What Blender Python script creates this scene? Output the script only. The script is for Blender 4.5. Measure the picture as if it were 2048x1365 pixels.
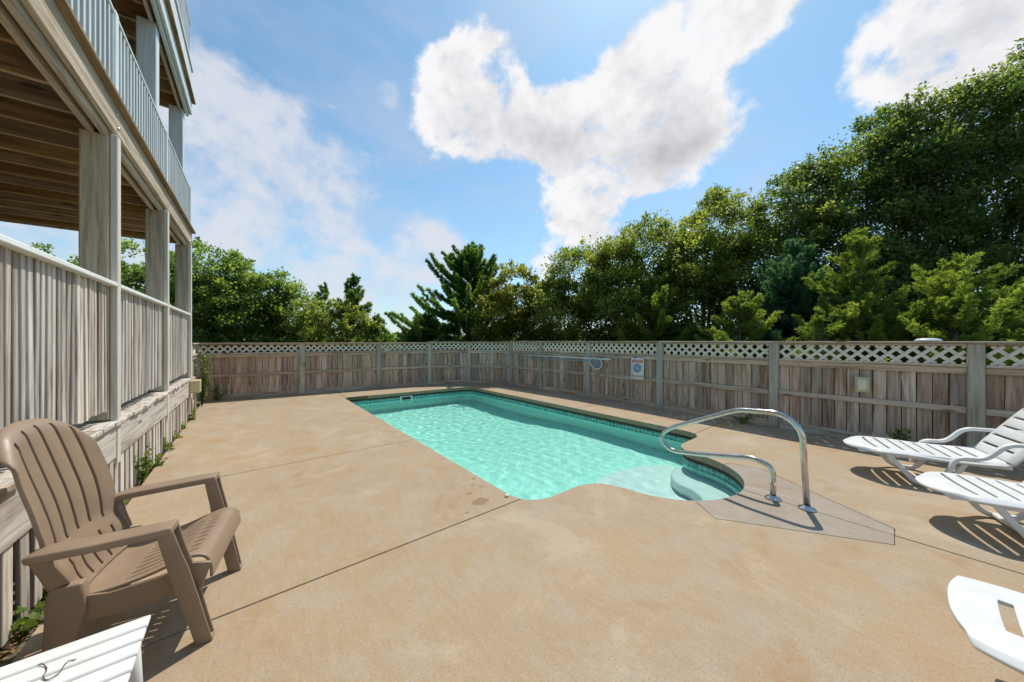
import bpy, bmesh, math, random
import numpy as np
from mathutils import Vector, Matrix, Euler

random.seed(11)
RNG = np.random.default_rng(11)
R = math.radians
scene = bpy.context.scene
for o in list(bpy.data.objects):
    bpy.data.objects.remove(o)
COL = scene.collection

# ---------------------------------------------------------------- camera
YAW = R(38.7)
FPX = 661.0
CAM_H = 1.5
cam_data = bpy.data.cameras.new('camera')
cam_data.sensor_width = 36.0
cam_data.lens = FPX / 2048 * 36
cam_data.clip_start = 0.05
cam_data.clip_end = 2000
cam = bpy.data.objects.new('camera', cam_data)
cam.location = (0, 0, CAM_H)
cam.rotation_euler = (R(90), 0, -YAW)
COL.objects.link(cam)
scene.camera = cam
SY, CY = math.sin(YAW), math.cos(YAW)


def at(px, py, d):
    """point seen at photo pixel (px, py) at depth d metres"""
    r = (px - 1024) / FPX * d
    return Vector((d * SY + r * CY, d * CY - r * SY, CAM_H - (py - 682.5) / FPX * d))


def sky_dir(px, py):
    return at(px, py, 1.0).__sub__(Vector((0, 0, CAM_H))).normalized()


# ---------------------------------------------------------------- sun, sky, exposure
SUN_EL, SUN_AZ = R(61), R(63)
S = Vector((math.cos(SUN_EL) * math.sin(SUN_AZ), math.cos(SUN_EL) * math.cos(SUN_AZ), math.sin(SUN_EL)))
sun_data = bpy.data.lights.new('sun', 'SUN')
sun_data.energy = 2.9
sun_data.angle = R(0.55)
sun_data.color = (1.0, 0.94, 0.84)
sun = bpy.data.objects.new('sun', sun_data)
sun.rotation_euler = S.to_track_quat('Z', 'Y').to_euler()
sun.location = (0, 0, 30)
COL.objects.link(sun)

scene.view_settings.view_transform = 'Standard'
scene.view_settings.look = 'None'
scene.view_settings.exposure = 0.6
scene.view_settings.gamma = 1.0
scene.view_settings.use_curve_mapping = False
scene.render.engine = 'CYCLES'
scene.cycles.max_bounces = 6
scene.cycles.diffuse_bounces = 3
scene.cycles.transparent_max_bounces = 8
scene.cycles.caustics_reflective = False
scene.cycles.caustics_refractive = True
sun_data.cycles.is_caustics_light = True


class NT:
    """small helper around a node tree"""
    def __init__(self, tree):
        self.t = tree
        self.n = tree.nodes
        self.n.clear()

    def add(self, kind, **kw):
        nd = self.n.new(kind)
        ins = kw.pop('ins', {})
        for k, v in kw.items():
            setattr(nd, k, v)
        for k, v in ins.items():
            self.put(nd.inputs[k], v)
        return nd

    def put(self, sock, v):
        if isinstance(v, bpy.types.NodeSocket):
            self.t.links.new(v, sock)
        else:
            if isinstance(v, (tuple, list)) and len(v) == 3 and sock.type == 'RGBA':
                v = (*v, 1)
            sock.default_value = v

    def math(self, op, a, b=0.0, c=None, clamp=False):
        nd = self.n.new('ShaderNodeMath')
        nd.operation = op
        nd.use_clamp = clamp
        self.put(nd.inputs[0], a)
        self.put(nd.inputs[1], b)
        if c is not None:
            self.put(nd.inputs[2], c)
        return nd.outputs[0]

    def vmath(self, op, a, b=None):
        nd = self.n.new('ShaderNodeVectorMath')
        nd.operation = op
        self.put(nd.inputs[0], a)
        if b is not None:
            self.put(nd.inputs[1], b)
        return nd

    def maprange(self, v, a, b, c, d, kind='LINEAR'):
        nd = self.n.new('ShaderNodeMapRange')
        nd.interpolation_type = kind
        for k, x in zip(('Value', 'From Min', 'From Max', 'To Min', 'To Max'), (v, a, b, c, d)):
            self.put(nd.inputs[k], x)
        return nd.outputs[0]

    def mix(self, fac, a, b, blend='MIX'):
        nd = self.n.new('ShaderNodeMix')
        nd.data_type = 'RGBA'
        nd.blend_type = blend
        self.put(nd.inputs[0], fac)
        self.put(nd.inputs[6], a)
        self.put(nd.inputs[7], b)
        return nd.outputs[2]

    def noise(self, vec, scale, detail=3.0, rough=0.55, dist=0.0):
        nd = self.n.new('ShaderNodeTexNoise')
        if vec is not None:
            self.put(nd.inputs['Vector'], vec)
        nd.inputs['Scale'].default_value = scale
        nd.inputs['Detail'].default_value = detail
        nd.inputs['Roughness'].default_value = rough
        nd.inputs['Distortion'].default_value = dist
        return nd.outputs['Fac']

    def mapping(self, vec, scale=(1, 1, 1), loc=(0, 0, 0), rot=(0, 0, 0)):
        nd = self.n.new('ShaderNodeMapping')
        self.put(nd.inputs['Vector'], vec)
        nd.inputs['Scale'].default_value = scale
        nd.inputs['Location'].default_value = loc
        nd.inputs['Rotation'].default_value = rot
        return nd.outputs[0]


world = bpy.data.worlds.new('World')
scene.world = world
world.use_nodes = True
w = NT(world.node_tree)
SKY_STRENGTH = 0.15
sky = w.add('ShaderNodeTexSky', sky_type='NISHITA', sun_disc=False)
sky.sun_elevation = SUN_EL
sky.sun_rotation = SUN_AZ
sky.air_density = 1.0
sky.dust_density = 0.6
sky.ozone_density = 1.6
tc = w.add('ShaderNodeTexCoord')
vec = tc.outputs['Generated']
# cumulus: soft blobs of cloud at their places in the sky, broken up by noise
BLOBS = [  # photo px, py, radius px, weight
    (985, 125, 62, .9), (905, 160, 62, .8), (940, 210, 95, 1.0), (880, 255, 58, .7), (985, 262, 66, .8), (1035, 205, 52, .6),
    (1085, 265, 66, .9), (1150, 235, 45, .8), (1180, 295, 95, 1.0), (1290, 245, 110, 1.1), (1380, 265, 95, 1.0),
    (1260, 150, 65, .8), (1330, 110, 80, .95), (1410, 60, 80, 1.0), (1490, 20, 80, 1.0), (1560, -50, 90, .9), (1225, 355, 60, .45), (1310, 310, 70, .8),
    (1120, 420, 52, .75), (1185, 445, 60, .85), (1500, 388, 34, .5), (1100, 530, 46, .6),
    (1770, 120, 85, .7), (1850, 60, 125, .95), (1940, 110, 105, .85), (2010, 30, 150, .9),
]
SOFT = [
    (400, 190, 120, .8), (480, 270, 120, .7), (440, 390, 120, .95), (530, 440, 100, .7), (610, 490, 100, .65), (690, 545, 80, .7),
    (840, 490, 75, .8), (900, 525, 60, .5), (775, 190, 40, .8), (300, 560, 130, .7), (60, 450, 160, .7), (560, 330, 110, .45), (700, 360, 90, .5), (590, 200, 60, .4), (760, 620, 140, .5),
]


def blob_sum(blobs, grow):
    total = None
    for (px, py, rp, wt) in blobs:
        c = sky_dir(px, py)
        ra = 0.5 * ((sky_dir(px + rp, py) - c).length + (sky_dir(px, py + rp) - c).length)
        dist = w.vmath('DISTANCE', vec, tuple(c)).outputs['Value']
        v = w.maprange(dist, ra * grow, 0.0, 0.0, wt * 1.25, 'SMOOTHSTEP')
        total = v if total is None else w.math('ADD', total, v)
    return total


total = blob_sum(BLOBS, 1.8)
soft = blob_sum(SOFT, 1.5)
vz = w.mapping(vec, (1, 1, 1.25))
fbm = w.noise(vz, 7.5, 10, .60, .15)
fine = w.noise(vec, 26.0, 6, .62)
# the same fields a little towards the sun: the difference tells the lit from the shaded side
sunward = w.mapping(vec, (1, 1, 1.25), tuple(S * .05))
fbm_s = w.noise(sunward, 7.5, 10, .60, .15)
bill = w.math('ADD', w.math('MULTIPLY', w.math('SUBTRACT', fbm, .5), 2.6), w.math('MULTIPLY', w.math('SUBTRACT', fine, .5), .7))
dens = w.math('ADD', w.math('MINIMUM', total, 1.1), bill)
cum = w.maprange(dens, .42, .98, 0, 1, 'SMOOTHSTEP')
sdens = w.math('ADD', w.math('MINIMUM', soft, .8), w.math('MULTIPLY', bill, .75))
sft = w.maprange(sdens, .34, 1.05, 0, .85, 'SMOOTHSTEP')
# the same kind of scattered cloud everywhere else
sep = w.add('ShaderNodeSeparateXYZ', ins={0: vec})
zz = sep.outputs['Z']
wis = w.noise(w.mapping(vec, (1.0, 1.0, 2.6), (3.1, 1.7, 0.4), (0, .5, .4)), 2.6, 7, .6, .4)
wisp = w.maprange(wis, .44, .80, 0, .75, 'SMOOTHSTEP')
lowhaze = w.maprange(zz, 0.0, .55, .55, 0.0, 'SMOOTHSTEP')
wisp = w.math('ADD', w.math('MULTIPLY', wisp, .62), w.math('MULTIPLY', lowhaze, .55), clamp=True)
k = 1.0 / SKY_STRENGTH
UNDER = [(955, 240, 70, .8), (1050, 290, 70, .8), (1130, 330, 60, .7), (1250, 340, 80, .8), (1350, 310, 75, .9), (1410, 280, 50, .6), (1180, 460, 50, .6), (1330, 190, 60, .4), (1880, 140, 110, .5)]
under = w.math('MULTIPLY', blob_sum(UNDER, 1.6), w.maprange(fbm, .35, .65, .4, 1.0))
relief = w.math('MULTIPLY', w.math('SUBTRACT', fbm_s, fbm), 2.0)
thick = w.maprange(w.math('ADD', total, bill), 1.1, 3.2, 0, 1, 'SMOOTHSTEP')
shade = w.math('ADD', w.math('ADD', w.math('MULTIPLY', thick, .22), w.math('MULTIPLY', under, .55)), relief, clamp=True)
ccol = w.mix(shade, (.62 * k, .62 * k, .63 * k), (.33 * k, .325 * k, .36 * k))
skycol = w.mix(1.0, sky.outputs[0], (.56, .73, .72), 'MULTIPLY')
col = w.mix(wisp, skycol, (.38 * k, .42 * k, .50 * k))
col = w.mix(sft, col, (.50 * k, .51 * k, .55 * k))
col = w.mix(cum, col, ccol)
bg = w.add('ShaderNodeBackground', ins={'Color': col, 'Strength': SKY_STRENGTH})
wo = w.add('ShaderNodeOutputWorld')
w.t.links.new(bg.outputs[0], wo.inputs['Surface'])


# ================================================================ materials
def newmat(name):
    m = bpy.data.materials.new(name)
    m.use_nodes = True
    t = NT(m.node_tree)
    out = t.add('ShaderNodeOutputMaterial')
    p = t.add('ShaderNodeBsdfPrincipled')
    t.t.links.new(p.outputs[0], out.inputs['Surface'])
    return m, t, p, out


def bump(t, p, h, strength=.3, dist=.01):
    b = t.add('ShaderNodeBump', ins={'Height': h, 'Strength': strength, 'Distance': dist})
    t.t.links.new(b.outputs[0], p.inputs['Normal'])


def wood(name, dark, mid, light, axis='Z', var=.28, stain=(.06, .045, .03), stain_amt=.5, green=0.0, knots=True, rough=.8):
    m, t, p, _ = newmat(name)
    tcn = t.add('ShaderNodeTexCoord')
    oi = t.add('ShaderNodeObjectInfo')
    off = t.math('MULTIPLY', oi.outputs['Random'], 37.0)
    v = t.vmath('ADD', tcn.outputs['Object'], t.add('ShaderNodeCombineXYZ', ins={0: off, 1: off, 2: off}).outputs[0]).outputs[0]
    sc = {'X': (1.3, 24, 24), 'Y': (24, 1.3, 24), 'Z': (24, 24, 1.3)}[axis]
    sc2 = {'X': (.9, 5, 5), 'Y': (5, .9, 5), 'Z': (5, 5, .9)}[axis]
    g = t.noise(t.mapping(v, sc), 1.0, 6, .68, .6)
    g2 = t.noise(t.mapping(v, sc2), 1.0, 4, .6, 1.2)
    ramp = t.add('ShaderNodeValToRGB', ins={0: g})
    ramp.color_ramp.elements[0].position = .30
    ramp.color_ramp.elements[0].color = (*dark, 1)
    ramp.color_ramp.elements[1].position = .72
    ramp.color_ramp.elements[1].color = (*light, 1)
    e = ramp.color_ramp.elements.new(.5)
    e.color = (*mid, 1)
    c = ramp.outputs[0]
    c = t.mix(t.maprange(g2, .50, .72, 0, stain_amt, 'SMOOTHSTEP'), c, stain)
    if knots:
        vo = t.add('ShaderNodeTexVoronoi', ins={'Vector': t.mapping(v, {'X': (1.5, 6, 6), 'Y': (6, 1.5, 6), 'Z': (6, 6, 1.5)}[axis]), 'Scale': 1.0})
        kn = t.maprange(vo.outputs['Distance'], .05, .16, .8, 0, 'SMOOTHSTEP')
        c = t.mix(kn, c, tuple(x * .35 for x in dark))
    if green:
        gn = t.noise(t.mapping(v, (3, 3, 3), (5, 2, 1)), 1.0, 5, .65)
        c = t.mix(t.maprange(gn, .5, .75, 0, green, 'SMOOTHSTEP'), c, (.075, .095, .04))
    vr = t.maprange(t.math('FRACT', t.math('MULTIPLY', oi.outputs['Random'], 7.31)), 0, 1, 1 - var, 1 + var * .8)
    hs = t.add('ShaderNodeHueSaturation', ins={'Color': c, 'Value': vr, 'Saturation': t.maprange(oi.outputs['Random'], 0, 1, .75, 1.2)})
    t.put(p.inputs['Base Color'], hs.outputs[0])
    p.inputs['Roughness'].default_value = rough
    p.inputs['Specular IOR Level'].default_value = .25
    bump(t, p, g, .55, .006)
    return m


def plain(name, colr, rough=.45, nscale=6.0, namt=.12, metallic=0.0, spec=.5, bumpamt=0.0, bscale=120):
    m, t, p, _ = newmat(name)
    tcn = t.add('ShaderNodeTexCoord')
    n = t.noise(tcn.outputs['Object'], nscale, 5, .65)
    c = t.mix(t.maprange(n, .3, .7, 0, 1), tuple(x * (1 - namt) for x in colr), tuple(min(1, x * (1 + namt * .6)) for x in colr))
    t.put(p.inputs['Base Color'], c)
    n2 = t.noise(tcn.outputs['Object'], nscale * 4, 4, .6)
    t.put(p.inputs['Roughness'], t.maprange(n2, .3, .7, max(.02, rough - .08), min(1, rough + .1)))
    p.inputs['Metallic'].default_value = metallic
    p.inputs['Specular IOR Level'].default_value = spec
    if bumpamt:
        bump(t, p, t.noise(tcn.outputs['Object'], bscale, 3, .6), bumpamt, .002)
    return m


M = {}
GREY = ((.13, .105, .085), (.31, .265, .225), (.50, .455, .41))
M['fence_board'] = wood('weathered fence board', (.21, .135, .095), (.50, .375, .285), (.72, .59, .48), 'Z', .36, (.27, .13, .062), .7, .08)
M['fence_rail'] = wood('weathered fence rail', (.23, .165, .115), (.51, .41, .31), (.70, .59, .48), 'X', .15, (.25, .14, .075), .45, .08)
M['fence_post'] = wood('fence post wood', (.23, .205, .155), (.46, .43, .35), (.62, .59, .50), 'Z', .12, (.24, .155, .09), .3, .1)
M['lattice'] = plain('painted lattice', (.74, .70, .60), .7, 9, .15)
M['slat'] = wood('grey porch slat', (.24, .195, .155), (.56, .50, .435), (.80, .745, .68), 'Z', .40, (.20, .15, .11), .4, 0, False)
M['rim'] = wood('whitewashed rim board', (.29, .24, .20), (.55, .50, .44), (.72, .67, .61), 'Y', .1, (.29, .17, .10), .55)
M['trim'] = wood('white painted trim', (.52, .48, .40), (.69, .66, .57), (.79, .765, .68), 'Z', .06, (.42, .39, .33), .3, 0, False)
M['railcap'] = wood('white painted rail cap', (.66, .69, .67), (.76, .79, .77), (.82, .84, .82), 'Y', .05, (.5, .5, .46), .25, 0, False)
M['bluewhite'] = wood('pale painted baluster', (.50, .55, .56), (.63, .69, .71), (.74, .79, .81), 'Z', .06, (.42, .44, .43), .25, 0, False)
M['post'] = wood('grey timber post', (.25, .195, .115), (.50, .42, .285), (.66, .575, .42), 'Z', .1, (.17, .12, .075), .45, 0.06)
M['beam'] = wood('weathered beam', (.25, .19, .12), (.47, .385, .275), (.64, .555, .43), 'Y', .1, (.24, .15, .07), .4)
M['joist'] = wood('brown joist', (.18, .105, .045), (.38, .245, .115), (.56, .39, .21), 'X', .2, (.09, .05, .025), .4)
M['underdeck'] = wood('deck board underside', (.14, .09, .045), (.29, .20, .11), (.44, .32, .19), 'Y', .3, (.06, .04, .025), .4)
M['brown_plastic'] = plain('taupe resin', (.285, .198, .132), .42, 5, .1, 0, .45, .12, 300)
M['white_plastic'] = plain('white resin', (.70, .70, .685), .38, 4, .08, 0, .5, .05, 300)
M['steel'] = plain('polished steel', (.62, .61, .58), .16, 5, .12, 1.0)
M['beige_plastic'] = plain('beige plastic', (.62, .53, .30), .5, 6, .1)
M['pale_plastic'] = plain('pale plate', (.74, .70, .55), .5, 6, .06)
M['white_pole'] = plain('white pole', (.78, .79, .76), .4, 5, .08)
M['blue_pole'] = plain('blue pole', (.22, .36, .44), .4, 5, .1)
M['net'] = plain('grey net', (.24, .27, .28), .7, 40, .3)
M['disc'] = plain('white disc', (.68, .76, .80), .3, 5, .05)
M['bark'] = wood('bark', (.05, .04, .032), (.13, .105, .085), (.24, .21, .18), 'Z', .1, (.05, .04, .03), .4, 0, False, .95)
M['twine'] = plain('dark twine', (.10, .05, .05), .8, 60, .4)
M['sign_white'] = plain('sign white', (.80, .77, .74), .45, 3, .06)
M['sign_red'] = plain('sign red', (.58, .10, .07), .5, 4, .15)
M['sign_blue'] = plain('sign blue', (.10, .27, .50), .5, 4, .1)
M['pool_shell'] = plain('pool liner', (.56, .99, .87), .6, 1.2, .02)
M['pool_step'] = plain('pool step', (.88, .96, .93), .6, 2, .03)
M['pool_trim'] = plain('pool trim', (.62, .70, .62), .5, 6, .1)
M['skimmer'] = plain('skimmer plastic', (.80, .80, .76), .5, 6, .06)
M['mouth_shade'] = plain('painted mouth shade', (.03, .04, .04), .7)  # near-black colour standing for shade inside the skimmer
M['siding'] = wood('cedar siding', *GREY, 'Y', .1)


def concrete(name, base, warm, grey, patchy=1.0):
    m, t, p, _ = newmat(name)
    pos = t.add('ShaderNodeNewGeometry').outputs['Position']
    big = t.noise(t.mapping(pos, (1, 1, 1)), .55, 5, .6, .4)
    med = t.noise(pos, 2.6, 7, .68, .3)
    c = t.mix(t.maprange(big, .36, .64, 0, 1, 'SMOOTHSTEP'), base, warm)
    c = t.mix(t.math('MULTIPLY', t.maprange(med, .45, .62, 0, .9, 'SMOOTHSTEP'), patchy), c, grey)
    lite = t.noise(t.mapping(pos, (1, 1, 1), (9, 4, 0)), 1.1, 8, .72, .8)
    c = t.mix(t.maprange(lite, .52, .67, 0, .55, 'SMOOTHSTEP'), c, tuple(x * 1.28 for x in grey))
    # broom-finish streaks and fine grit
    st = t.noise(t.mapping(pos, (14, 3.2, 1), (0, 0, 0), (0, 0, .5)), 2.0, 5, .7)
    c = t.mix(t.maprange(st, .42, .68, 0, .3), c, tuple(x * 1.22 for x in grey))
    grit = t.noise(pos, 95, 3, .7)
    c = t.mix(t.maprange(grit, .52, .70, 0, .6), c, tuple(x * .52 for x in base))
    grit2 = t.noise(t.mapping(pos, (1, 1, 1), (7, 3, 0)), 130, 2, .6)
    c = t.mix(t.maprange(grit2, .58, .72, 0, .6), c, tuple(min(.9, x * 1.6) for x in grey))
    # scattered pits and tiny pebbles
    vo = t.add('ShaderNodeTexVoronoi', ins={'Vector': pos, 'Scale': 9.0})
    c = t.mix(t.maprange(vo.outputs['Distance'], .02, .055, .55, 0), c, (.12, .08, .05))
    # rusty blotches
    bl = t.noise(t.mapping(pos, (1, 1, 1), (3.3, 8.1, 0)), 1.5, 6, .7, .5)
    c = t.mix(t.maprange(bl, .53, .69, 0, .55, 'SMOOTHSTEP'), c, (base[0] * .92, base[1] * .72, base[2] * .5))
    # wet spots left beside the pool edge
    for (sx, sy, sr) in ((1.70, 2.60, .085), (1.92, 3.07, .03), (1.71, 2.80, .03), (1.83, 2.95, .022), (1.5, 2.5, .02), (1.88, 2.86, .02)):
        dv = t.vmath('SUBTRACT', pos, (sx, sy, 0)).outputs[0]
        dl = t.vmath('LENGTH', t.mapping(dv, (1.0, 1.35, 1))).outputs['Value']
        dl = t.math('ADD', dl, t.math('MULTIPLY', t.math('SUBTRACT', t.noise(pos, 16, 3, .6), .5), sr * 1.6))
        c = t.mix(t.maprange(dl, sr * .85, sr * 1.1, .62, 0), c, (base[0] * .55, base[1] * .42, base[2] * .3))
    t.put(p.inputs['Base Color'], c)
    t.put(p.inputs['Roughness'], t.maprange(med, .3, .7, .68, .9))
    p.inputs['Specular IOR Level'].default_value = .3
    hgt = t.math('ADD', t.math('MULTIPLY', grit, .6), t.math('MULTIPLY', med, .8))
    bump(t, p, hgt, .30, .008)
    return m


M['concrete'] = concrete('tan concrete', (.335, .248, .16), (.365, .255, .145), (.36, .29, .21))
M['patch'] = concrete('grey patch concrete', (.285, .235, .18), (.29, .235, .175), (.33, .285, .235), .8)


def soil():
    m, t, p, _ = newmat('sandy soil')
    pos = t.add('ShaderNodeNewGeometry').outputs['Position']
    n = t.noise(pos, .8, 8, .65)
    n2 = t.noise(pos, 30, 4, .7)
    c = t.mix(t.maprange(n, .4, .62, 0, 1), (.11, .075, .045), (.075, .085, .035))
    c = t.mix(t.maprange(n2, .45, .7, 0, .6), c, (.22, .165, .105))
    t.put(p.inputs['Base Color'], c)
    p.inputs['Roughness'].default_value = .95
    bump(t, p, n2, .6, .02)
    return m


M['soil'] = soil()


def tile_mat():
    m, t, p, _ = newmat('teal tile')
    oi = t.add('ShaderNodeObjectInfo')
    pos = t.add('ShaderNodeNewGeometry').outputs['Position']
    n = t.noise(pos, 9, 4, .6)
    c = t.mix(t.maprange(n, .35, .65, 0, 1), (.05, .25, .23), (.12, .42, .37))
    hs = t.add('ShaderNodeHueSaturation', ins={'Color': c, 'Value': t.maprange(oi.outputs['Random'], 0, 1, .75, 1.2)})
    t.put(p.inputs['Base Color'], hs.outputs[0])
    p.inputs['Roughness'].default_value = .2
    return m


M['tile'] = tile_mat()


def leaf_mat(name, c0, c1, c2, trans=.25, rough=.4, spec=.5):
    m = bpy.data.materials.new(name)
    m.use_nodes = True
    t = NT(m.node_tree)
    out = t.add('ShaderNodeOutputMaterial')
    p = t.add('ShaderNodeBsdfPrincipled')
    at_ = t.add('ShaderNodeAttribute', attribute_name='tint')
    geo = t.add('ShaderNodeNewGeometry')
    n = t.noise(geo.outputs['Position'], 1.1, 3, .6)
    f = t.math('ADD', t.math('MULTIPLY', at_.outputs['Fac'], .7), t.math('MULTIPLY', t.math('SUBTRACT', n, .5), 1.0), clamp=True)
    r = t.add('ShaderNodeValToRGB', ins={0: f})
    r.color_ramp.elements[0].color = (*c0, 1)
    r.color_ramp.elements[0].position = .1
    r.color_ramp.elements[1].color = (*c2, 1)
    r.color_ramp.elements[1].position = .85
    e = r.color_ramp.elements.new(.45)
    e.color = (*c1, 1)
    t.put(p.inputs['Base Color'], r.outputs[0])
    p.inputs['Roughness'].default_value = rough
    p.inputs['Specular IOR Level'].default_value = spec
    tr = t.add('ShaderNodeBsdfTranslucent', ins={'Color': t.mix(1.0, r.outputs[0], (2.1, 2.0, .9), 'MULTIPLY')})
    mx = t.add('ShaderNodeMixShader', ins={0: min(.62, trans + .14)})
    t.t.links.new(p.outputs[0], mx.inputs[1])
    t.t.links.new(tr.outputs[0], mx.inputs[2])
    t.t.links.new(mx.outputs[0], out.inputs['Surface'])
    return m


M['oak_leaf'] = leaf_mat('oak leaves', (.07, .11, .032), (.18, .225, .06), (.34, .37, .11), .5)
M['oak_dark'] = leaf_mat('dark oak leaves', (.05, .092, .034), (.125, .175, .058), (.24, .29, .095), .46)
M['oak_yellow'] = leaf_mat('yellowing leaves', (.09, .115, .03), (.21, .225, .055), (.36, .33, .085), .46)
M['oak_left'] = leaf_mat('bright oak leaves', (.068, .115, .032), (.15, .22, .06), (.27, .335, .10), .46)
M['cedar'] = leaf_mat('cedar needles', (.08, .14, .036), (.175, .25, .062), (.31, .37, .11), .45, .6, .25)
M['cedar_dark'] = leaf_mat('dark cedar needles', (.05, .105, .034), (.115, .20, .058), (.22, .32, .095), .45, .6, .25)
M['cedar_blue'] = leaf_mat('blue cedar needles', (0.035, 0.095, 0.065), (0.075, 0.17, 0.115), (0.13, 0.24, 0.16), .4, .6, .25)
M['weed'] = leaf_mat('weed leaves', (.06, .11, .02), (.13, .20, .04), (.24, .28, .07), .3)
M['dry_leaf'] = leaf_mat('dry leaves', (.10, .06, .03), (.26, .17, .09), (.42, .31, .19), .1, .8, .2)


# ================================================================ object helpers
def tag(o, label=None, cat=None, group=None, kind=None):
    if label:
        o['label'] = label
    if cat:
        o['category'] = cat
    if group:
        o['group'] = group
    if kind:
        o['kind'] = kind
    return o


def empty(name, loc=(0, 0, 0), rz=0.0):
    o = bpy.data.objects.new(name, None)
    o.location = loc
    o.rotation_euler = (0, 0, rz)
    o.empty_display_size = .2
    COL.objects.link(o)
    return o


def link(name, me, mat=None, parent=None, loc=(0, 0, 0), rot=(0, 0, 0), scale=(1, 1, 1)):
    if mat is not None and not me.materials:
        me.materials.append(mat)
    o = bpy.data.objects.new(name, me)
    o.location = loc
    o.rotation_euler = rot
    o.scale = scale
    if parent is not None:
        o.parent = parent
    COL.objects.link(o)
    return o


_boxes = {}


def box_mesh(sx, sy, sz, mat, bev=.004):
    key = (round(sx, 4), round(sy, 4), round(sz, 4), mat.name, bev)
    if key in _boxes:
        return _boxes[key]
    bm = bmesh.new()
    bmesh.ops.create_cube(bm, size=1)
    bmesh.ops.scale(bm, vec=(sx, sy, sz), verts=bm.verts)
    if bev:
        bmesh.ops.bevel(bm, geom=bm.edges[:], offset=min(bev, .3 * min(sx, sy, sz)), segments=1, affect='EDGES')
    me = bpy.data.meshes.new('box')
    bm.to_mesh(me)
    bm.free()
    me.materials.append(mat)
    _boxes[key] = me
    return me


def box(name, x0, x1, y0, y1, z0, z1, mat, parent=None, bev=.004, rot=(0, 0, 0)):
    return link(name, box_mesh(x1 - x0, y1 - y0, z1 - z0, mat, bev), None, parent,
                ((x0 + x1) / 2, (y0 + y1) / 2, (z0 + z1) / 2), rot)


def mesh_from(verts, faces, name='mesh', smooth=False):
    me = bpy.data.meshes.new(name)
    me.from_pydata([tuple(v) for v in verts], [], faces)
    me.update()
    if smooth:
        me.polygons.foreach_set('use_smooth', [True] * len(me.polygons))
    return me


def tube_geo(path, rad, seg=10, closed=False):
    pts = [Vector(p) for p in path]
    rads = rad if isinstance(rad, (list, tuple)) else [rad] * len(pts)
    V, F = [], []
    prev = None
    for i, p in enumerate(pts):
        a = pts[max(0, i - 1)]
        b = pts[min(len(pts) - 1, i + 1)]
        tng = (b - a).normalized()
        if prev is None:
            up = Vector((0, 0, 1)) if abs(tng.z) < .9 else Vector((1, 0, 0))
            n = tng.cross(up).normalized()
        else:
            n = (prev - tng * prev.dot(tng)).normalized()
        prev = n
        b2 = tng.cross(n)
        for s in range(seg):
            an = 2 * math.pi * s / seg
            V.append(p + (n * math.cos(an) + b2 * math.sin(an)) * rads[i])
    for i in range(len(pts) - 1):
        for s in range(seg):
            F.append((i * seg + s, i * seg + (s + 1) % seg, (i + 1) * seg + (s + 1) % seg, (i + 1) * seg + s))
    F.append(tuple(range(seg - 1, -1, -1)))
    F.append(tuple(range((len(pts) - 1) * seg, len(pts) * seg)))
    return V, F


def tube(name, path, rad, mat, parent=None, seg=10, loc=(0, 0, 0)):
    V, F = tube_geo(path, rad, seg)
    return link(name, mesh_from(V, F, name, True), mat, parent, loc)


def round_path(pts, r, n=7):
    """polyline with rounded corners"""
    pts = [Vector(p) for p in pts]
    out = [pts[0]]
    for i in range(1, len(pts) - 1):
        rr = r[i] if isinstance(r, (list, tuple)) else r
        a = (pts[i - 1] - pts[i])
        b = (pts[i + 1] - pts[i])
        ra = min(rr, a.length * .49, b.length * .49)
        p0 = pts[i] + a.normalized() * ra
        p1 = pts[i] + b.normalized() * ra
        for k_ in range(n + 1):
            s_ = k_ / n
            out.append(p0 * (1 - s_) ** 2 + pts[i] * 2 * s_ * (1 - s_) + p1 * s_ ** 2)
    out.append(pts[-1])
    return out


def beam_xz(name, path, width, thick, mat, parent, yc=0.0, bev=.006):
    """bar of rectangular section following a path in the local xz plane; width runs along y"""
    n = len(path)
    W_ = width if isinstance(width, (list, tuple)) else [width] * n
    T_ = thick if isinstance(thick, (list, tuple)) else [thick] * n
    Yc = yc if isinstance(yc, (list, tuple)) else [yc] * n
    V, F = [], []
    for i in range(n):
        a = Vector((path[max(0, i - 1)][0], 0, path[max(0, i - 1)][1]))
        b = Vector((path[min(n - 1, i + 1)][0], 0, path[min(n - 1, i + 1)][1]))
        tg = (b - a).normalized()
        nn = Vector((-tg.z, 0, tg.x))
        p = Vector((path[i][0], Yc[i], path[i][1]))
        for (su, sv) in ((-1, -1), (1, -1), (1, 1), (-1, 1)):
            V.append(p + Vector((0, su * W_[i] / 2, 0)) + nn * sv * T_[i] / 2)
    for i in range(n - 1):
        for s in range(4):
            F.append((i * 4 + s, i * 4 + (s + 1) % 4, (i + 1) * 4 + (s + 1) % 4, (i + 1) * 4 + s))
    F.append((3, 2, 1, 0))
    F.append(tuple((n - 1) * 4 + s for s in range(4)))
    me = mesh_from(V, F, name)
    o = link(name, me, mat, parent)
    if bev:
        md = o.modifiers.new('bevel', 'BEVEL')
        md.width = bev
        md.segments = 2
        md.limit_method = 'ANGLE'
        md.angle_limit = R(40)
        me.polygons.foreach_set('use_smooth', [True] * len(me.polygons))
        md.harden_normals = False
    return o


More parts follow.
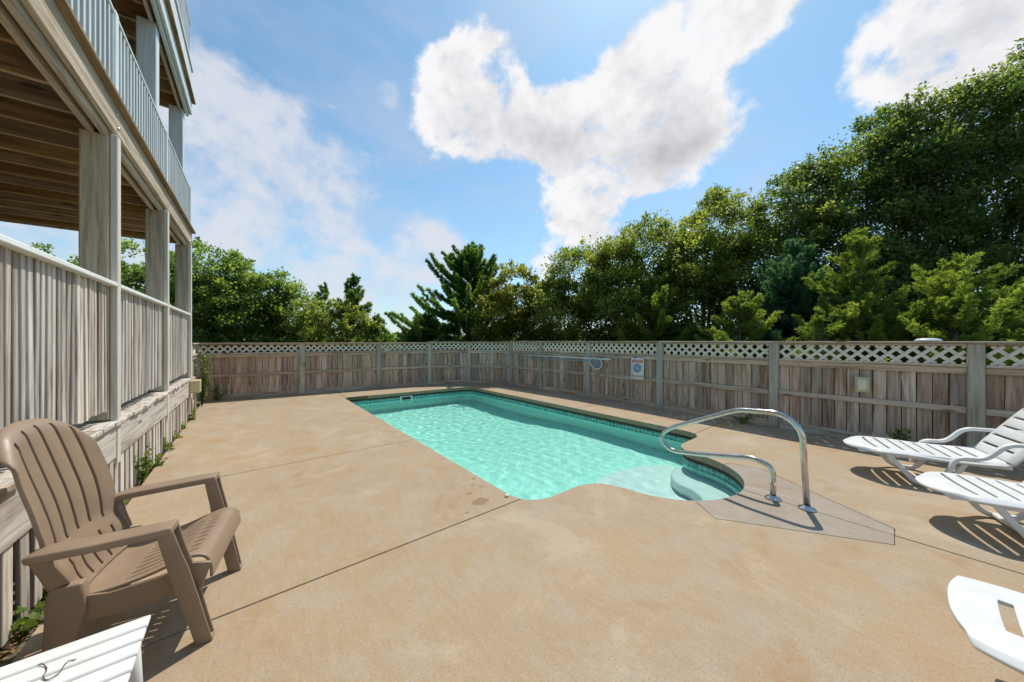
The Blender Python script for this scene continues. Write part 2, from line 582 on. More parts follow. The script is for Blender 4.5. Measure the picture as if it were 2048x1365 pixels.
def sheet(name, us, vs, pos, hole, thick, mat, parent, bev=.003, keep=None):
    """slotted moulded sheet: grid of cells, some left open, given thickness"""
    nu, nv = len(us), len(vs)
    V = [pos(u, v) for v in vs for u in us]
    F = []
    for j in range(nv - 1):
        for i in range(nu - 1):
            if hole((us[i] + us[i + 1]) / 2, (vs[j] + vs[j + 1]) / 2):
                continue
            F.append((j * nu + i, j * nu + i + 1, (j + 1) * nu + i + 1, (j + 1) * nu + i))
    me = mesh_from(V, F, name, True)
    bm = bmesh.new()
    bm.from_mesh(me)
    bmesh.ops.delete(bm, geom=[v for v in bm.verts if not v.link_faces], context='VERTS')
    bmesh.ops.recalc_face_normals(bm, faces=bm.faces)
    bm.to_mesh(me)
    bm.free()
    o = link(name, me, mat, parent)
    sd = o.modifiers.new('thickness', 'SOLIDIFY')
    sd.thickness = thick
    sd.offset = 0
    bv = o.modifiers.new('bevel', 'BEVEL')
    bv.width = bev
    bv.segments = 2
    bv.limit_method = 'ANGLE'
    bv.angle_limit = R(50)
    return o


# ================================================================ ground, pool, deck
gm = mesh_from([(-400, -400, -.06), (500, -400, -.06), (500, 500, -.06), (-400, 500, -.06)], [(0, 1, 2, 3)], 'ground')
# leave the pool pit open: build the ground as a frame of four sheets round the pit
V = [(-400, -400, -.06), (500, -400, -.06), (500, 500, -.06), (-400, 500, -.06), (1.8, .9, -.06), (5.95, .9, -.06), (5.95, 9.75, -.06), (1.8, 9.75, -.06)]
gm = mesh_from(V, [(0, 1, 5, 4), (1, 2, 6, 5), (2, 3, 7, 6), (3, 0, 4, 7)], 'ground')
tag(link('ground', gm, M['soil']), kind='structure')


def arc(cx, cy, r, a0, a1, n):
    return [(cx + r * math.cos(R(a0 + (a1 - a0) * i / n)), cy + r * math.sin(R(a0 + (a1 - a0) * i / n))) for i in range(n + 1)]


def bez(p0, p1, p2, n=8):
    return [tuple((1 - s) ** 2 * a + 2 * s * (1 - s) * b + s * s * c for a, b, c in zip(p0, p1, p2)) for s in [i / n for i in range(n + 1)]]


PX0, PX1, PY0, PY1 = 2.0, 5.72, 2.25, 9.48
OUT = []                                            # counter-clockwise outline of the pool opening
OUT += bez((PX0, PY0 + .34), (PX0, PY0), (PX0 + .34, PY0), 8)
OUT += bez((2.62, PY0), (2.93, PY0 - .01), (3.00, 1.93), 8)
OUT += arc(3.83, 1.97, .825, 183, 357, 30)
OUT += bez((4.66, 1.93), (4.72, PY0 - .03), (5.05, PY0 - .03), 8)
OUT += bez((PX1 - .32, PY0 - .03), (PX1, PY0 - .03), (PX1, PY0 + .32), 8)
OUT += bez((PX1, PY1 - .42), (PX1 - .02, PY1 - .1), (PX1 - .38, PY1 - .1), 8)
OUT += bez((PX0 + .12, PY1 + .12), (PX0, PY1 + .12), (PX0, PY1), 4)


def offset_poly(P, d):
    n = len(P)
    res = []
    for i in range(n):
        a = Vector(P[i - 1])
        b = Vector(P[(i + 1) % n])
        tg = (b - a).normalized()
        res.append((P[i][0] + tg.y * d, P[i][1] - tg.x * d))
    return res


def prism(P, z0, z1):
    n = len(P)
    V = [(x, y, z0) for x, y in P] + [(x, y, z1) for x, y in P]
    F = [tuple(range(n - 1, -1, -1)), tuple(range(n, 2 * n))]
    F += [(i, (i + 1) % n, n + (i + 1) % n, n + i) for i in range(n)]
    return mesh_from(V, F, 'prism')


def boolean(me, cutters):
    """me minus the cutter meshes, evaluated at once"""
    o = bpy.data.objects.new('tmp', me)
    COL.objects.link(o)
    cs = []
    for c in cutters:
        co = bpy.data.objects.new('tmpc', c)
        COL.objects.link(co)
        md = o.modifiers.new('b', 'BOOLEAN')
        md.operation = 'DIFFERENCE'
        md.solver = 'EXACT'
        md.object = co
        cs.append(co)
    dg = bpy.context.evaluated_depsgraph_get()
    dg.update()
    res = bpy.data.meshes.new_from_object(o.evaluated_get(dg))
    for x in [o] + cs:
        bpy.data.objects.remove(x)
    res.materials.clear()
    return res


SLAB_T = .085
deck = tag(empty('pool_deck'), kind='structure')
PATCH = [(3.27, 1.33), (3.09, 1.11), (3.72, .14), (4.04, .15), (4.40, .72), (4.70, 1.18), (4.62, 1.50), (3.9, 1.7)]
G = .005
slabs = {
    'left_front': [(-.86, -4), (3.9 - G, -4), (3.9 - G, 2.4 - G), (-.86, 2.4 - G)],
    'left_mid': [(-.86, 2.4 + G), (2.6, 2.4 + G), (2.6, 4.87 - G), (-.86, 4.87 - G)],
    'left_far': [(-.86, 4.87 + G), (2.6, 4.87 + G), (2.6, 9.62 - G), (-.86, 9.62 - G)],
    'left_end': [(-.86, 9.62 + G), (2.05 - G, 9.62 + G), (2.05 - G, 11.3), (-.86, 11.5)],
    'far': [(2.05 + G, 9.2), (7.3, 9.2), (7.3, 9.3), (6.1, 10.5), (4.9, 11.0), (2.05 + G, 11.2)],
    'right_far': [(5.0, 4.87 + G), (7.3, 4.87 + G), (7.3, 9.2 - G * 2), (5.0, 9.2 - G * 2)],
    'right_mid': [(5.0, 2.33 + G), (7.3, 2.33 + G), (7.3, 4.87 - G), (5.0, 4.87 - G)],
    'right_front': [(3.9 + G, -4), (7.3, -4), (7.3, 2.33 - G), (3.9 + G, 2.33 - G)],
    'patch_l': [(x, y) for x, y in [(3.27, 1.33), (3.09, 1.11), (3.72, .14), (3.9 - G, .145), (3.9 - G, 1.7)]],
    'patch_r': [(3.9 + G, .145), (4.04, .15), (4.40, .72), (4.70, 1.18), (4.62, 1.50), (3.9 + G, 1.7)],
}
for nm, P in slabs.items():
    me = prism(P, -SLAB_T, 0.0)
    cut = [prism(OUT, -1, 1)]
    if nm in ('left_front', 'right_front'):
        cut.append(prism(offset_poly(PATCH, .004), -1, 1))
    me = boolean(me, cut)
    o = link('concrete_slab', me, M['patch'] if 'patch' in nm else M['concrete'], deck)
    md = o.modifiers.new('bevel', 'BEVEL')
    md.width = .006
    md.segments = 2
    md.limit_method = 'ANGLE'
    md.angle_limit = R(50)
M['joint'] = plain('joint filler', (.07, .05, .035), .9)
bed = boolean(prism([(-.855, -3.99), (7.29, -3.99), (7.29, 9.29), (6.09, 10.49), (4.89, 10.99), (-.855, 11.28)], -SLAB_T - .05, -.03), [prism(offset_poly(OUT, .02), -1, 1)])
link('joint_filler', bed, M['joint'], deck)

pool = tag(empty('swimming_pool', (3.8, 5.8, 0)), 'mint green swimming pool with a rounded step bay set in tan concrete', 'pool')


def pl(p):
    return (p[0] - 3.8, p[1] - 5.8, p[2] if len(p) > 2 else 0)


WALL = offset_poly(OUT, .035)
n = len(WALL)
V = [pl((x, y, -SLAB_T - .002)) for x, y in WALL] + [pl((x, y, -2.4)) for x, y in WALL]
link('pool_wall', mesh_from(V, [(i, n + i, n + (i + 1) % n, (i + 1) % n) for i in range(n)], 'wall', True), M['pool_shell'], pool)
# floor: shallow by the steps, deeper towards the far end
ny = 40
V, F = [], []
for j in range(ny + 1):
    y = .95 + (9.75 - .95) * j / ny
    s_ = min(1, max(0, (y - 4.2) / 3.0))
    z = -.95 - .45 * (s_ * s_ * (3 - 2 * s_))
    V += [pl((1.85, y, z)), pl((5.9, y, z))]
for j in range(ny):
    F.append((2 * j, 2 * j + 1, 2 * j + 3, 2 * j + 2))
link('pool_floor', mesh_from(V, F, 'floor', True), M['pool_shell'], pool)
# steps in the bay: two crescent treads
for (r0, ya, z1) in ((.34, 1.92, -.40), (.66, 2.12, -.66)):
    cx = 3.83
    inner = arc(cx, ya, r0, 180, 360, 24)
    inner = [(cx - r0 - .06, 2.5)] + inner + [(cx + r0 + .06, 2.5)]
    outer = [(4.85, 2.30 if r0 < .5 else 2.5), (4.95, 1.0), (2.7, 1.0), (2.8, 2.30 if r0 < .5 else 2.5)]
    if r0 < .5:
        inner = [(2.95, 2.20)] + bez((2.95, 2.20), (3.35, 2.15), (3.48, 1.90), 6) + arc(cx, 1.88, .35, 185, 355, 18) + bez((4.18, 1.90), (4.30, 2.15), (4.72, 2.20), 6)
        outer = [(4.95, 2.1), (4.95, 1.0), (2.7, 1.0), (2.7, 2.1)]
    else:
        inner = [(2.80, 2.46)] + bez((2.85, 2.46), (3.15, 2.78), (3.83, 2.80), 8) + bez((3.83, 2.80), (4.5, 2.82), (4.95, 2.46), 8)
        outer = [(4.95, 2.26), (4.95, 1.0), (2.7, 1.0), (2.7, 2.26)]
    P = inner + outer
    me = prism([(x - 3.8, y - 5.8) for x, y in P][::-1], -1.3, z1)
    o = link('step', me, M['pool_step'], pool)
    md = o.modifiers.new('bevel', 'BEVEL')
    md.width = .03
    md.segments = 3
    md.limit_method = 'ANGLE'
    md.angle_limit = R(60)
# pale trim line under the slab edge and the tile band
T1 = offset_poly(OUT, .022)
V = [pl((x, y, -SLAB_T - .004)) for x, y in T1] + [pl((x, y, -SLAB_T - .020)) for x, y in T1]
V2 = [pl((x, y, -SLAB_T - .020)) for x, y in WALL]
n = len(T1)
link('edge_trim', mesh_from(V + V2, [(i, n + i, n + (i + 1) % n, (i + 1) % n) for i in range(n)] + [(n + i, 2 * n + i, 2 * n + (i + 1) % n, n + (i + 1) % n) for i in range(n)], 'trim', True), M['pool_trim'], pool)
WATER_Z = -.215
TW, TH = .082, .066
tl = []
per = offset_poly(OUT, .035)
acc, L = 0.0, 0.0
segs = []
for i in range(len(per)):
    a, b = Vector(per[i]), Vector(per[(i + 1) % len(per)])
    segs.append((a, b, (b - a).length))
total_len = sum(s[2] for s in segs)
cnt = int(total_len / TW)
step_len = total_len / cnt
idx, base_l = 0, 0.0
for kx in range(cnt):
    lpos = (kx + .5) * step_len
    while base_l + segs[idx][2] < lpos:
        base_l += segs[idx][2]
        idx += 1
    a, b, sl = segs[idx]
    p = a + (b - a) * ((lpos - base_l) / sl)
    ang = math.atan2(b.y - a.y, b.x - a.x)
    for row in range(2):
        tl.append((p.x, p.y, -SLAB_T - .026 - TH * (row + .5) - .003 * row, ang))
def shown(tt):
    x, y = tt[0], tt[1]
    nx, ny_ = -math.sin(tt[3]), math.cos(tt[3])      # inward normal
    return nx * (0 - x) + ny_ * (0 - y) > 0.3
tl.sort(key=lambda q: (0 if shown(q) else 1, q[0] ** 2 + q[1] ** 2))
tile_me = box_mesh(step_len - .008, .014, TH - .006, M['tile'], .003)
for (x, y, z, a) in tl[:290]:
    link('tile', tile_me, None, pool, pl((x, y, z)), (0, 0, a))
bm = bmesh.new()
for (x, y, z, a) in tl[290:]:
    r_ = bmesh.ops.create_cube(bm, size=1)
    bmesh.ops.transform(bm, matrix=Matrix.Translation(pl((x, y, z))) @ Matrix.Rotation(a, 4, 'Z') @ Matrix.Diagonal((step_len - .008, .014, TH - .006, 1)), verts=r_['verts'])
me = bpy.data.meshes.new('tile_band')
bm.to_mesh(me)
bm.free()
tag(link('tile_band', me, M['tile'], pool), kind='stuff')
# skimmer in the far wall; a near-black block paints the shade of its mouth
sk = at(815, 790, 8.9)
fy = PY1 + .12 + (PY1 - .1 - PY1 - .12) * (3.66 - 2.1) / 3.25 + .01
box('skimmer', 3.46 - 3.8, 3.82 - 3.8, fy - 5.8 - .012, fy - 5.8 + .03, -.235, -.11, M['skimmer'], pool, .006, (0, 0, R(-3.4)))
box('skimmer_mouth_shade', 3.51 - 3.8, 3.77 - 3.8, fy - 5.8 - .018, fy - 5.8 + .0, -.215, -.135, M['mouth_shade'], pool, .004, (0, 0, R(-3.4)))

# water
mw = bpy.data.materials.new('pool water')
mw.use_nodes = True
t = NT(mw.node_tree)
out = t.add('ShaderNodeOutputMaterial')
gls = t.add('ShaderNodeBsdfGlass', ins={'Color': (.83, 1.0, .98), 'Roughness': 0.0, 'IOR': 1.33})
t.t.links.new(gls.outputs[0], out.inputs['Surface'])
NX, NY = 200, 420
xs = np.linspace(PX0 - .06, PX1 + .06, NX)
ys = np.linspace(1.08, PY1 + .18, NY)
XX, YY = np.meshgrid(xs, ys)
rw = np.random.default_rng(5)
ZZ = np.zeros_like(XX)
for _ in range(60):
    a_ = rw.uniform(0, 2 * math.pi)
    lam = rw.uniform(.07, .40)
    kk = 2 * math.pi / lam
    ZZ += .0008 * lam * rw.uniform(.3, 1) * np.sin(kk * (XX * math.cos(a_) + YY * math.sin(a_)) + rw.uniform(0, 6.28))
Vw = np.stack([XX.ravel(), YY.ravel(), WATER_Z + ZZ.ravel()], 1)
Fw = [(j_ * NX + i_, j_ * NX + i_ + 1, (j_ + 1) * NX + i_ + 1, (j_ + 1) * NX + i_) for j_ in range(NY - 1) for i_ in range(NX - 1)]
wo_ = link('pool_water', mesh_from(Vw, Fw, 'water', True), mw)
tag(wo_, kind='structure')
wo_.cycles.is_caustics_caster = True
for o in pool.children:
    o.cycles.is_caustics_receiver = True


# ================================================================ wooden fence
def fence(name, posts, label, cap_z=1.495, first_post=True, slat_panels=(), widths=.138):
    """posts: list of (x, y); the pool side is on the left of the direction of travel"""
    root = tag(empty(name, (posts[0][0], posts[0][1], 0)), label, 'fence', 'fence runs round the pool')
    o0 = Vector((posts[0][0], posts[0][1], 0))
    for i, (x, y) in enumerate(posts):
        if i == 0 and not first_post:
            continue
        a = Vector(posts[max(0, i - 1)])
        b = Vector(posts[min(len(posts) - 1, i + 1)])
        ang = math.atan2(b.y - a.y, b.x - a.x)
        dz = random.uniform(-.004, .004)
        link('post', box_mesh(.135, .10, cap_z - .03, M['fence_post'], .006), None, root, Vector((x, y, (cap_z - .03) / 2 + dz)) - o0, (random.uniform(-.004, .004), random.uniform(-.004, .004), ang))
    for i in range(len(posts) - 1):
        a, b = Vector((*posts[i], 0)), Vector((*posts[i + 1], 0))
        u = (b - a).normalized()
        nrm = Vector((-u.y, u.x, 0))                 # towards the pool
        L_ = (b - a).length
        ang = math.atan2(u.y, u.x)
        i0, i1 = .0685, L_ - .0685
        Lp = i1 - i0

        def put(nm, length, dep, hgt_, s_, noff, z, mat, tilt=0.0, bev=.004):
            return link(nm, box_mesh(length, dep, hgt_, mat, bev), None, root, a - o0 + u * s_ + nrm * noff + Vector((0, 0, z)), (0, tilt, ang))
        mid = L_ / 2
        put('cap_rail', L_ + .002, .145, .028, mid, 0, cap_z - .014 + (i % 2) * .0, M['fence_rail'])
        put('top_rail', Lp - .003, .05, .030, mid, .004, cap_z - .046, M['fence_rail'])
        put('lattice_rail', Lp - .003, .085, .030, mid, .010, 1.178, M['fence_rail'])
        put('upper_rail', Lp - .003, .036, .085, mid, .012, 1.118, M['fence_rail'], random.uniform(-.003, .003))
        put('middle_rail', Lp - .003, .036, .080, mid, .012, .612, M['fence_rail'], random.uniform(-.004, .004))
        put('kick_board', Lp - .003, .03, .125, mid, .010, .055, M['fence_rail'])
        nb = max(2, round(Lp / widths))
        bw = Lp / nb
        for k_ in range(nb):
            o = put('board', round(bw - .010, 3), .018, 1.10, i0 + bw * (k_ + .5), -.018 + random.uniform(-.004, .003), .575 + random.uniform(-.012, .012), M['fence_board'], random.uniform(-.004, .004), .003)
            o.rotation_euler[2] += random.uniform(-.02, .02)
        # lattice between the lattice rail and the top rail
        z0, z1 = 1.195, cap_z - .062
        H = z1 - z0
        pitch = .152
        root_l = empty('lattice', a - o0 + u * mid + Vector((0, 0, (z0 + z1) / 2)))
        root_l.rotation_euler = (0, 0, ang)
        root_l.parent = root
        strips = []
        for layer, sg in ((0, 1), (1, -1)):
            c = -Lp / 2 - H
            while c < Lp / 2 + H:
                # strip centre line x = c + sg*z ; clipped to the panel
                xa, xb = c - sg * H / 2, c + sg * H / 2
                za, zb = -H / 2, H / 2
                ex = Lp / 2 - .012
                pa, pb = Vector((xa, za)), Vector((xb, zb))
                ok = True
                lo, hi = 0.0, 1.0
                dx = pb.x - pa.x
                for lim, sgn in ((-ex, 1), (ex, -1)):
                    fa, fb = sgn * (pa.x - lim), sgn * (pb.x - lim)
                    if fa < 0 and fb < 0:
                        ok = False
                    elif fa < 0:
                        lo = max(lo, fa / (fa - fb))
                    elif fb < 0:
                        hi = min(hi, fa / (fa - fb))
                if ok and hi - lo > .08:
                    qa, qb = pa + (pb - pa) * lo, pa + (pb - pa) * hi
                    strips.append((layer, sg, (qa + qb) / 2, (qb - qa).length))
                c += pitch
        if i in slat_panels:
            for (layer, sg, q, ln) in strips:
                link('lattice_slat', box_mesh(round(ln, 2), .008, .042, M['lattice'], .002), None, root_l, (q.x, -.004 + layer * .0085, q.y), (0, -sg * R(45), 0))
        else:
            bm_ = bmesh.new()
            for (layer, sg, q, ln) in strips:
                r_ = bmesh.ops.create_cube(bm_, size=1)
                bmesh.ops.transform(bm_, matrix=Matrix.Translation((q.x, -.004 + layer * .0085, q.y)) @ Matrix.Rotation(-sg * R(45), 4, 'Y') @ Matrix.Diagonal((ln, .008, .042, 1)), verts=r_['verts'])
            me_ = bpy.data.meshes.new('lattice_slats')
            bm_.to_mesh(me_)
            bm_.free()
            tag(link('lattice_slats', me_, M['lattice'], root_l), kind='stuff')
    return root


fence('wooden_fence', [(7.27, -4.5), (7.27, -2.45), (7.25, -.41), (7.17, 1.64), (7.22, 3.70), (7.22, 5.68), (7.12, 7.45), (7.06, 8.86)],
      'long grey board fence with white lattice top along the right side of the pool', 1.497, slat_panels=(1, 2, 3))
fence('wooden_fence', [(7.06, 8.86), (6.13, 10.08), (4.95, 10.76)],
      'short angled fence corner with lattice top beyond the far right pool end', 1.475, first_post=False)
fence('wooden_fence', [(4.95, 10.76), (3.28, 10.93), (1.22, 11.06), (-1.0, 11.28), (-.96, 9.75)],
      'grey board fence with lattice top across the far left end, meeting the porch', 1.452, first_post=False)

# ================================================================ porch house (three deck levels)
house = tag(empty('house_porch', (-.95, 4.48, 0), R(-.9)), 'weathered grey wooden house porch with stacked decks and slatted railings', 'porch')
Y0, Y1 = -4.2, 4.52                     # along the porch, in its own frame (x points to the pool)
POSTS = [-4.2, -2.1, 0.0, 2.15, 4.27]
for py in POSTS:
    link('post', box_mesh(.17, .18, 3.32 - .8, M['post'], .008), None, house, (-.088, py + .11, (3.32 + .8) / 2))
    box('post_trim', .0, .046, py + .03, py + .125, .40, 3.34, M['trim'], house, .006)
    link('upper_post', box_mesh(.19, .19, 5.9 - 3.66, M['bluewhite'], .008), None, house, (-.16, py + .10, (5.9 + 3.66) / 2))
    box('upper_trim', -.03, .035, py + .03, py + .12, 3.66, 4.46, M['bluewhite'], house, .006)
    for zb_, yb_ in ((3.42, .09), (3.53, .05)):
        tube('bolt', [(.030, py + yb_, zb_), (.044, py + yb_, zb_)], .014, M['steel'], house, 8)
    link('roof_post', box_mesh(.16, .16, 1.9, M['bluewhite'], .008), None, house, (-.16, py + .10, 6.26 + .95))
# lower level: skirt slats, rim board, deck boards, railing
skirt = empty('skirt')
skirt.parent = house
y = Y0
me = box_mesh(.02, .09, .52, M['slat'], .003)
while y < Y1 - .05:
    o = link('skirt_slat', me, None, skirt, (.012 + random.uniform(-.003, .003), y + .045, .235 + random.uniform(-.01, .01)), (0, random.uniform(-.01, .01), 0))
    y += .153
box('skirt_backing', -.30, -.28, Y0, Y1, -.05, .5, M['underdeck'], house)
for a, b in zip(POSTS[:-1], POSTS[1:]):
    box('rim_board', 0.0, .038, a + .127, b + .028, .46, .755, M['rim'], house, .004)
box('rim_board', 0.0, .038, POSTS[-1] + .152, Y1, .46, .755, M['rim'], house, .004)
y = Y0
while y < Y1 - .02:                       # floor boards running out to the pool side, ends seen as a ledge
    ln = 3.0
    o = link('floor_board', box_mesh(3.0, .136, .034, M['rim'], .004), None, house, (-1.5 + .062 + random.uniform(-.012, .012), y + .07, .775 + random.uniform(-.003, .003)))
    y += .141
box('rail_cap', -.065, .045, Y0, POSTS[-1], 1.985, 2.022, M['railcap'], house, .006)
railing = empty('railing')
railing.parent = house
me = box_mesh(.024, .043, 1.09, M['slat'], .003)
y = Y0 + .02
i = 0
while y < POSTS[-1] - .02:
    if not any(p - .02 < y < p + .225 for p in POSTS):
        rx, rz_ = random.uniform(-.006, .006), 0
        if i % 37 in (11, 30):
            rx = random.choice((-1, 1)) * .035
        link('baluster', me, None, railing, (-.012 + random.uniform(-.004, .004), y, 1.44 + random.uniform(-.012, .012)), (rx, random.uniform(-.006, .006), random.uniform(-.08, .08)))
    y += .071
    i += 1
box('rail_bottom', -.075, -.035, Y0, POSTS[-1], .93, 1.0, M['slat'], house)
box('rail_top_inner', -.075, -.035, Y0, POSTS[-1], 1.90, 1.98, M['slat'], house)
# far end rail of the lower porch
box('end_rail_cap', -3.4, -.26, 4.34, 4.44, 1.985, 2.02, M['railcap'], house)
me = box_mesh(.036, .036, 1.09, M['slat'], .003)
er = empty('end_railing')
er.parent = house
for i in range(26):
    link('baluster', me, None, er, (-.34 - i * .118, 4.39, 1.44))


def deck_level(zb, rail_top, upper):
    """joists, beams, boards and railing of a raised deck; zb is the underside of its beam"""
    part = empty('upper_deck' if not upper else 'top_deck')
    part.parent = house
    fm = M['beam'] if not upper else M['bluewhite']
    x0, x1, y0, y1, z0, z1 = -.005, .033, Y0, Y1, zb + .03, zb + .27
    box('fascia', x0, x1, y0, y1, z0, z1, fm if upper else M['beam'], part, .005)
    box('beam', -.052, -.010, Y0, Y1 - .02, zb - .03, zb + .2, M['beam'] if not upper else M['bluewhite'], part, .005)
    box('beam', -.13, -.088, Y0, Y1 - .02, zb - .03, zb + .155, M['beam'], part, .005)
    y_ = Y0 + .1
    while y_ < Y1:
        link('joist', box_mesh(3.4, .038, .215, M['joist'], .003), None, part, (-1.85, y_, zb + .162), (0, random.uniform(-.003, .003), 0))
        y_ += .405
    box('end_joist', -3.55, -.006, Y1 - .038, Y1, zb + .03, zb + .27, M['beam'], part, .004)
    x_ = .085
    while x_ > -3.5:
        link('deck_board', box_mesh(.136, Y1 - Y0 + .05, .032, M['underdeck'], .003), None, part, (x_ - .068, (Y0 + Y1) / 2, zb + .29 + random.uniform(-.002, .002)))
        x_ -= .142
    rl = empty('upper_railing' if not upper else 'top_railing')
    rl.parent = house
    zt = zb + rail_top
    zlo = zb + .40 if not upper else zb + .95
    box('rail', -.07, .03, Y0, Y1 - .1, zt - .035, zt, M['bluewhite'], rl, .005)
    box('rail', -.05, -.012, Y0, Y1 - .1, zlo - .06, zlo, M['bluewhite'], rl, .004)
    if upper:
        box('apron', -.004, .034, Y0, Y1 - .02, zb + .36, zb + .92, M['bluewhite'], rl, .005)
        box('apron_trim', .036, .056, Y0, Y1 - .02, zb + .86, zb + .93, M['bluewhite'], rl, .004)
    me_ = box_mesh(.034, .034, zt - .04 - (zlo - .1), M['bluewhite'], .003)
    y_ = Y0 + .03
    while y_ < Y1 - .12:
        link('baluster', me_, None, rl, (.006, y_, (zt - .04 + zlo - .1) / 2), (0, 0, random.uniform(-.05, .05)))
        y_ += .105
    return part


deck_level(3.34, 1.11, False)
deck_level(5.90, 1.75, True)
# siding of the house behind the porch
sd = empty('siding')
sd.parent = house
z = .8
while z < 8.4:
    link('siding_board', box_mesh(.02, 8.2, .19, M['siding'], .003), None, sd, (-3.6, -.35, z + .09), (0, R(4), 0))
    z += .17

# ================================================================ handrail
hr = tag(empty('handrail', (3.9, .78, 0)), 'bent stainless steel handrail standing at the pool steps', 'handrail')
path = [(0, .655, 0), (0, .69, .70), (0, .83, .825), (0, 1.19, .80), (0, 1.86, .485), (0, 2.02, .345), (0, 1.88, .205), (0, 1.58, .245), (0, 1.06, .345), (0, .90, .30), (0, .90, 0)]
pr = round_path([(x, y - .78, z) for x, y, z in path], [0, .11, .12, .07, .11, .10, .09, .05, .06, .10, 0], 8)
tube('rail', pr, .0245, M['steel'], hr, 16)
for yb in (.655, .90):
    V, F = [], []
    prof = [(.001, 0.0), (.062, 0.0), (.066, .004), (.060, .012), (.040, .018), (.030, .030), (.0255, .034)]
    seg = 24
    for (r_, z_) in prof:
        for s_ in range(seg):
            V.append((r_ * math.cos(2 * math.pi * s_ / seg), r_ * math.sin(2 * math.pi * s_ / seg), z_))
    for j in range(len(prof) - 1):
        for s_ in range(seg):
            F.append((j * seg + s_, j * seg + (s_ + 1) % seg, (j + 1) * seg + (s_ + 1) % seg, (j + 1) * seg + s_))
    link('base_flange', mesh_from(V, F, 'flange', True), M['steel'], hr, (0, yb - .78, .002))

# ================================================================ brown chair
ch = tag(empty('adirondack_chair', (-.155, 2.55, 0), R(-10.2)), 'taupe brown plastic chair with slotted back facing the pool beside the porch', 'chair')
BSHIFT = .065
BP = [(-.40, .345), (-.425, .42), (-.452, .52), (-.463, .62), (-.488, .75), (-.52, .87), (-.548, .97), (-.575, 1.06), (-.60, 1.115)]


def interp(P, s_):
    s_ = max(0.0, min(1.0, s_)) * (len(P) - 1)
    i_ = min(int(s_), len(P) - 2)
    f_ = s_ - i_
    p0 = P[max(0, i_ - 1)]
    p1, p2 = P[i_], P[i_ + 1]
    p3 = P[min(len(P) - 1, i_ + 2)]
    return tuple(.5 * (2 * b + (c - a) * f_ + (2 * a - 5 * b + 4 * c - d) * f_ ** 2 + (3 * b - a - 3 * c + d) * f_ ** 3) for a, b, c, d in zip(p0, p1, p2, p3))


NS = 6
SW = 1.0 / NS
us = sorted(set([round(x, 4) for k_ in range(NS + 1) for x in (k_ * SW - .015, k_ * SW + .015) if 0 < x < 1] + [0, 1] + [round((k_ + .5) * SW, 4) for k_ in range(NS)]))
vs = sorted(set([round(x / 30, 4) for x in range(31)]))


def back_pos(u, v):
    half = .225 + .05 * min(1, v / .55)
    top = 1.0 - .22 * abs(2 * u - 1) ** 2.3
    vv = v * top
    x, z = interp(BP, vv)
    x -= BSHIFT * min(1, .35 + v * 2)
    w_ = half
    if v > .7:
        w_ = half * (1 - .10 * ((v - .7) / .3) ** 2)
    yy = (2 * u - 1) * w_
    x += .035 * (2 * u - 1) ** 2 * (.5 + .5 * min(1, v * 2))     # dished
    lum = math.exp(-((v - .22) / .07) ** 2)
    x += .016 * lum
    if v > .9:
        x -= 1.6 * (v - .9) ** 2 * 2.2
    return (x, yy, z)


def back_hole(u, v):
    k_ = u / SW
    near = abs(k_ - round(k_)) * SW < .0155 and 0 < round(k_) < NS
    return near and (.30 < v < .93 or .03 < v < .235)


sheet('backrest', us, vs, back_pos, back_hole, .016, M['brown_plastic'], ch)
# seat: dips to the back, rolls over at the front
SP = [(-.43, .335), (-.36, .325), (-.28, .335), (-.18, .36), (-.08, .395), (-.01, .415), (.04, .405), (.062, .36), (.066, .31)]
us = [0, .04, .10] + sorted(x for k_ in range(9) for x in (.15 + k_ * .0875 - .007, .15 + k_ * .0875 + .007)) + [.90, .96, 1]
us = sorted(set(us))
vs = [x / 24 for x in range(25)]


def seat_pos(u, v):
    x, z = interp(SP, v)
    half = .235 + .055 * v
    yy = (2 * u - 1) * half
    e_ = abs(2 * u - 1)
    z += .022 * max(0, e_ - .75) / .25 * (1 - v)
    return (x, yy, z)


def seat_hole(u, v):
    k_ = (u - .15) / .0875
    near = abs(k_ - round(k_)) * .0875 < .0075 and 0 <= round(k_) <= 8
    return near and (.25 < v < .49 or .53 < v < .645)


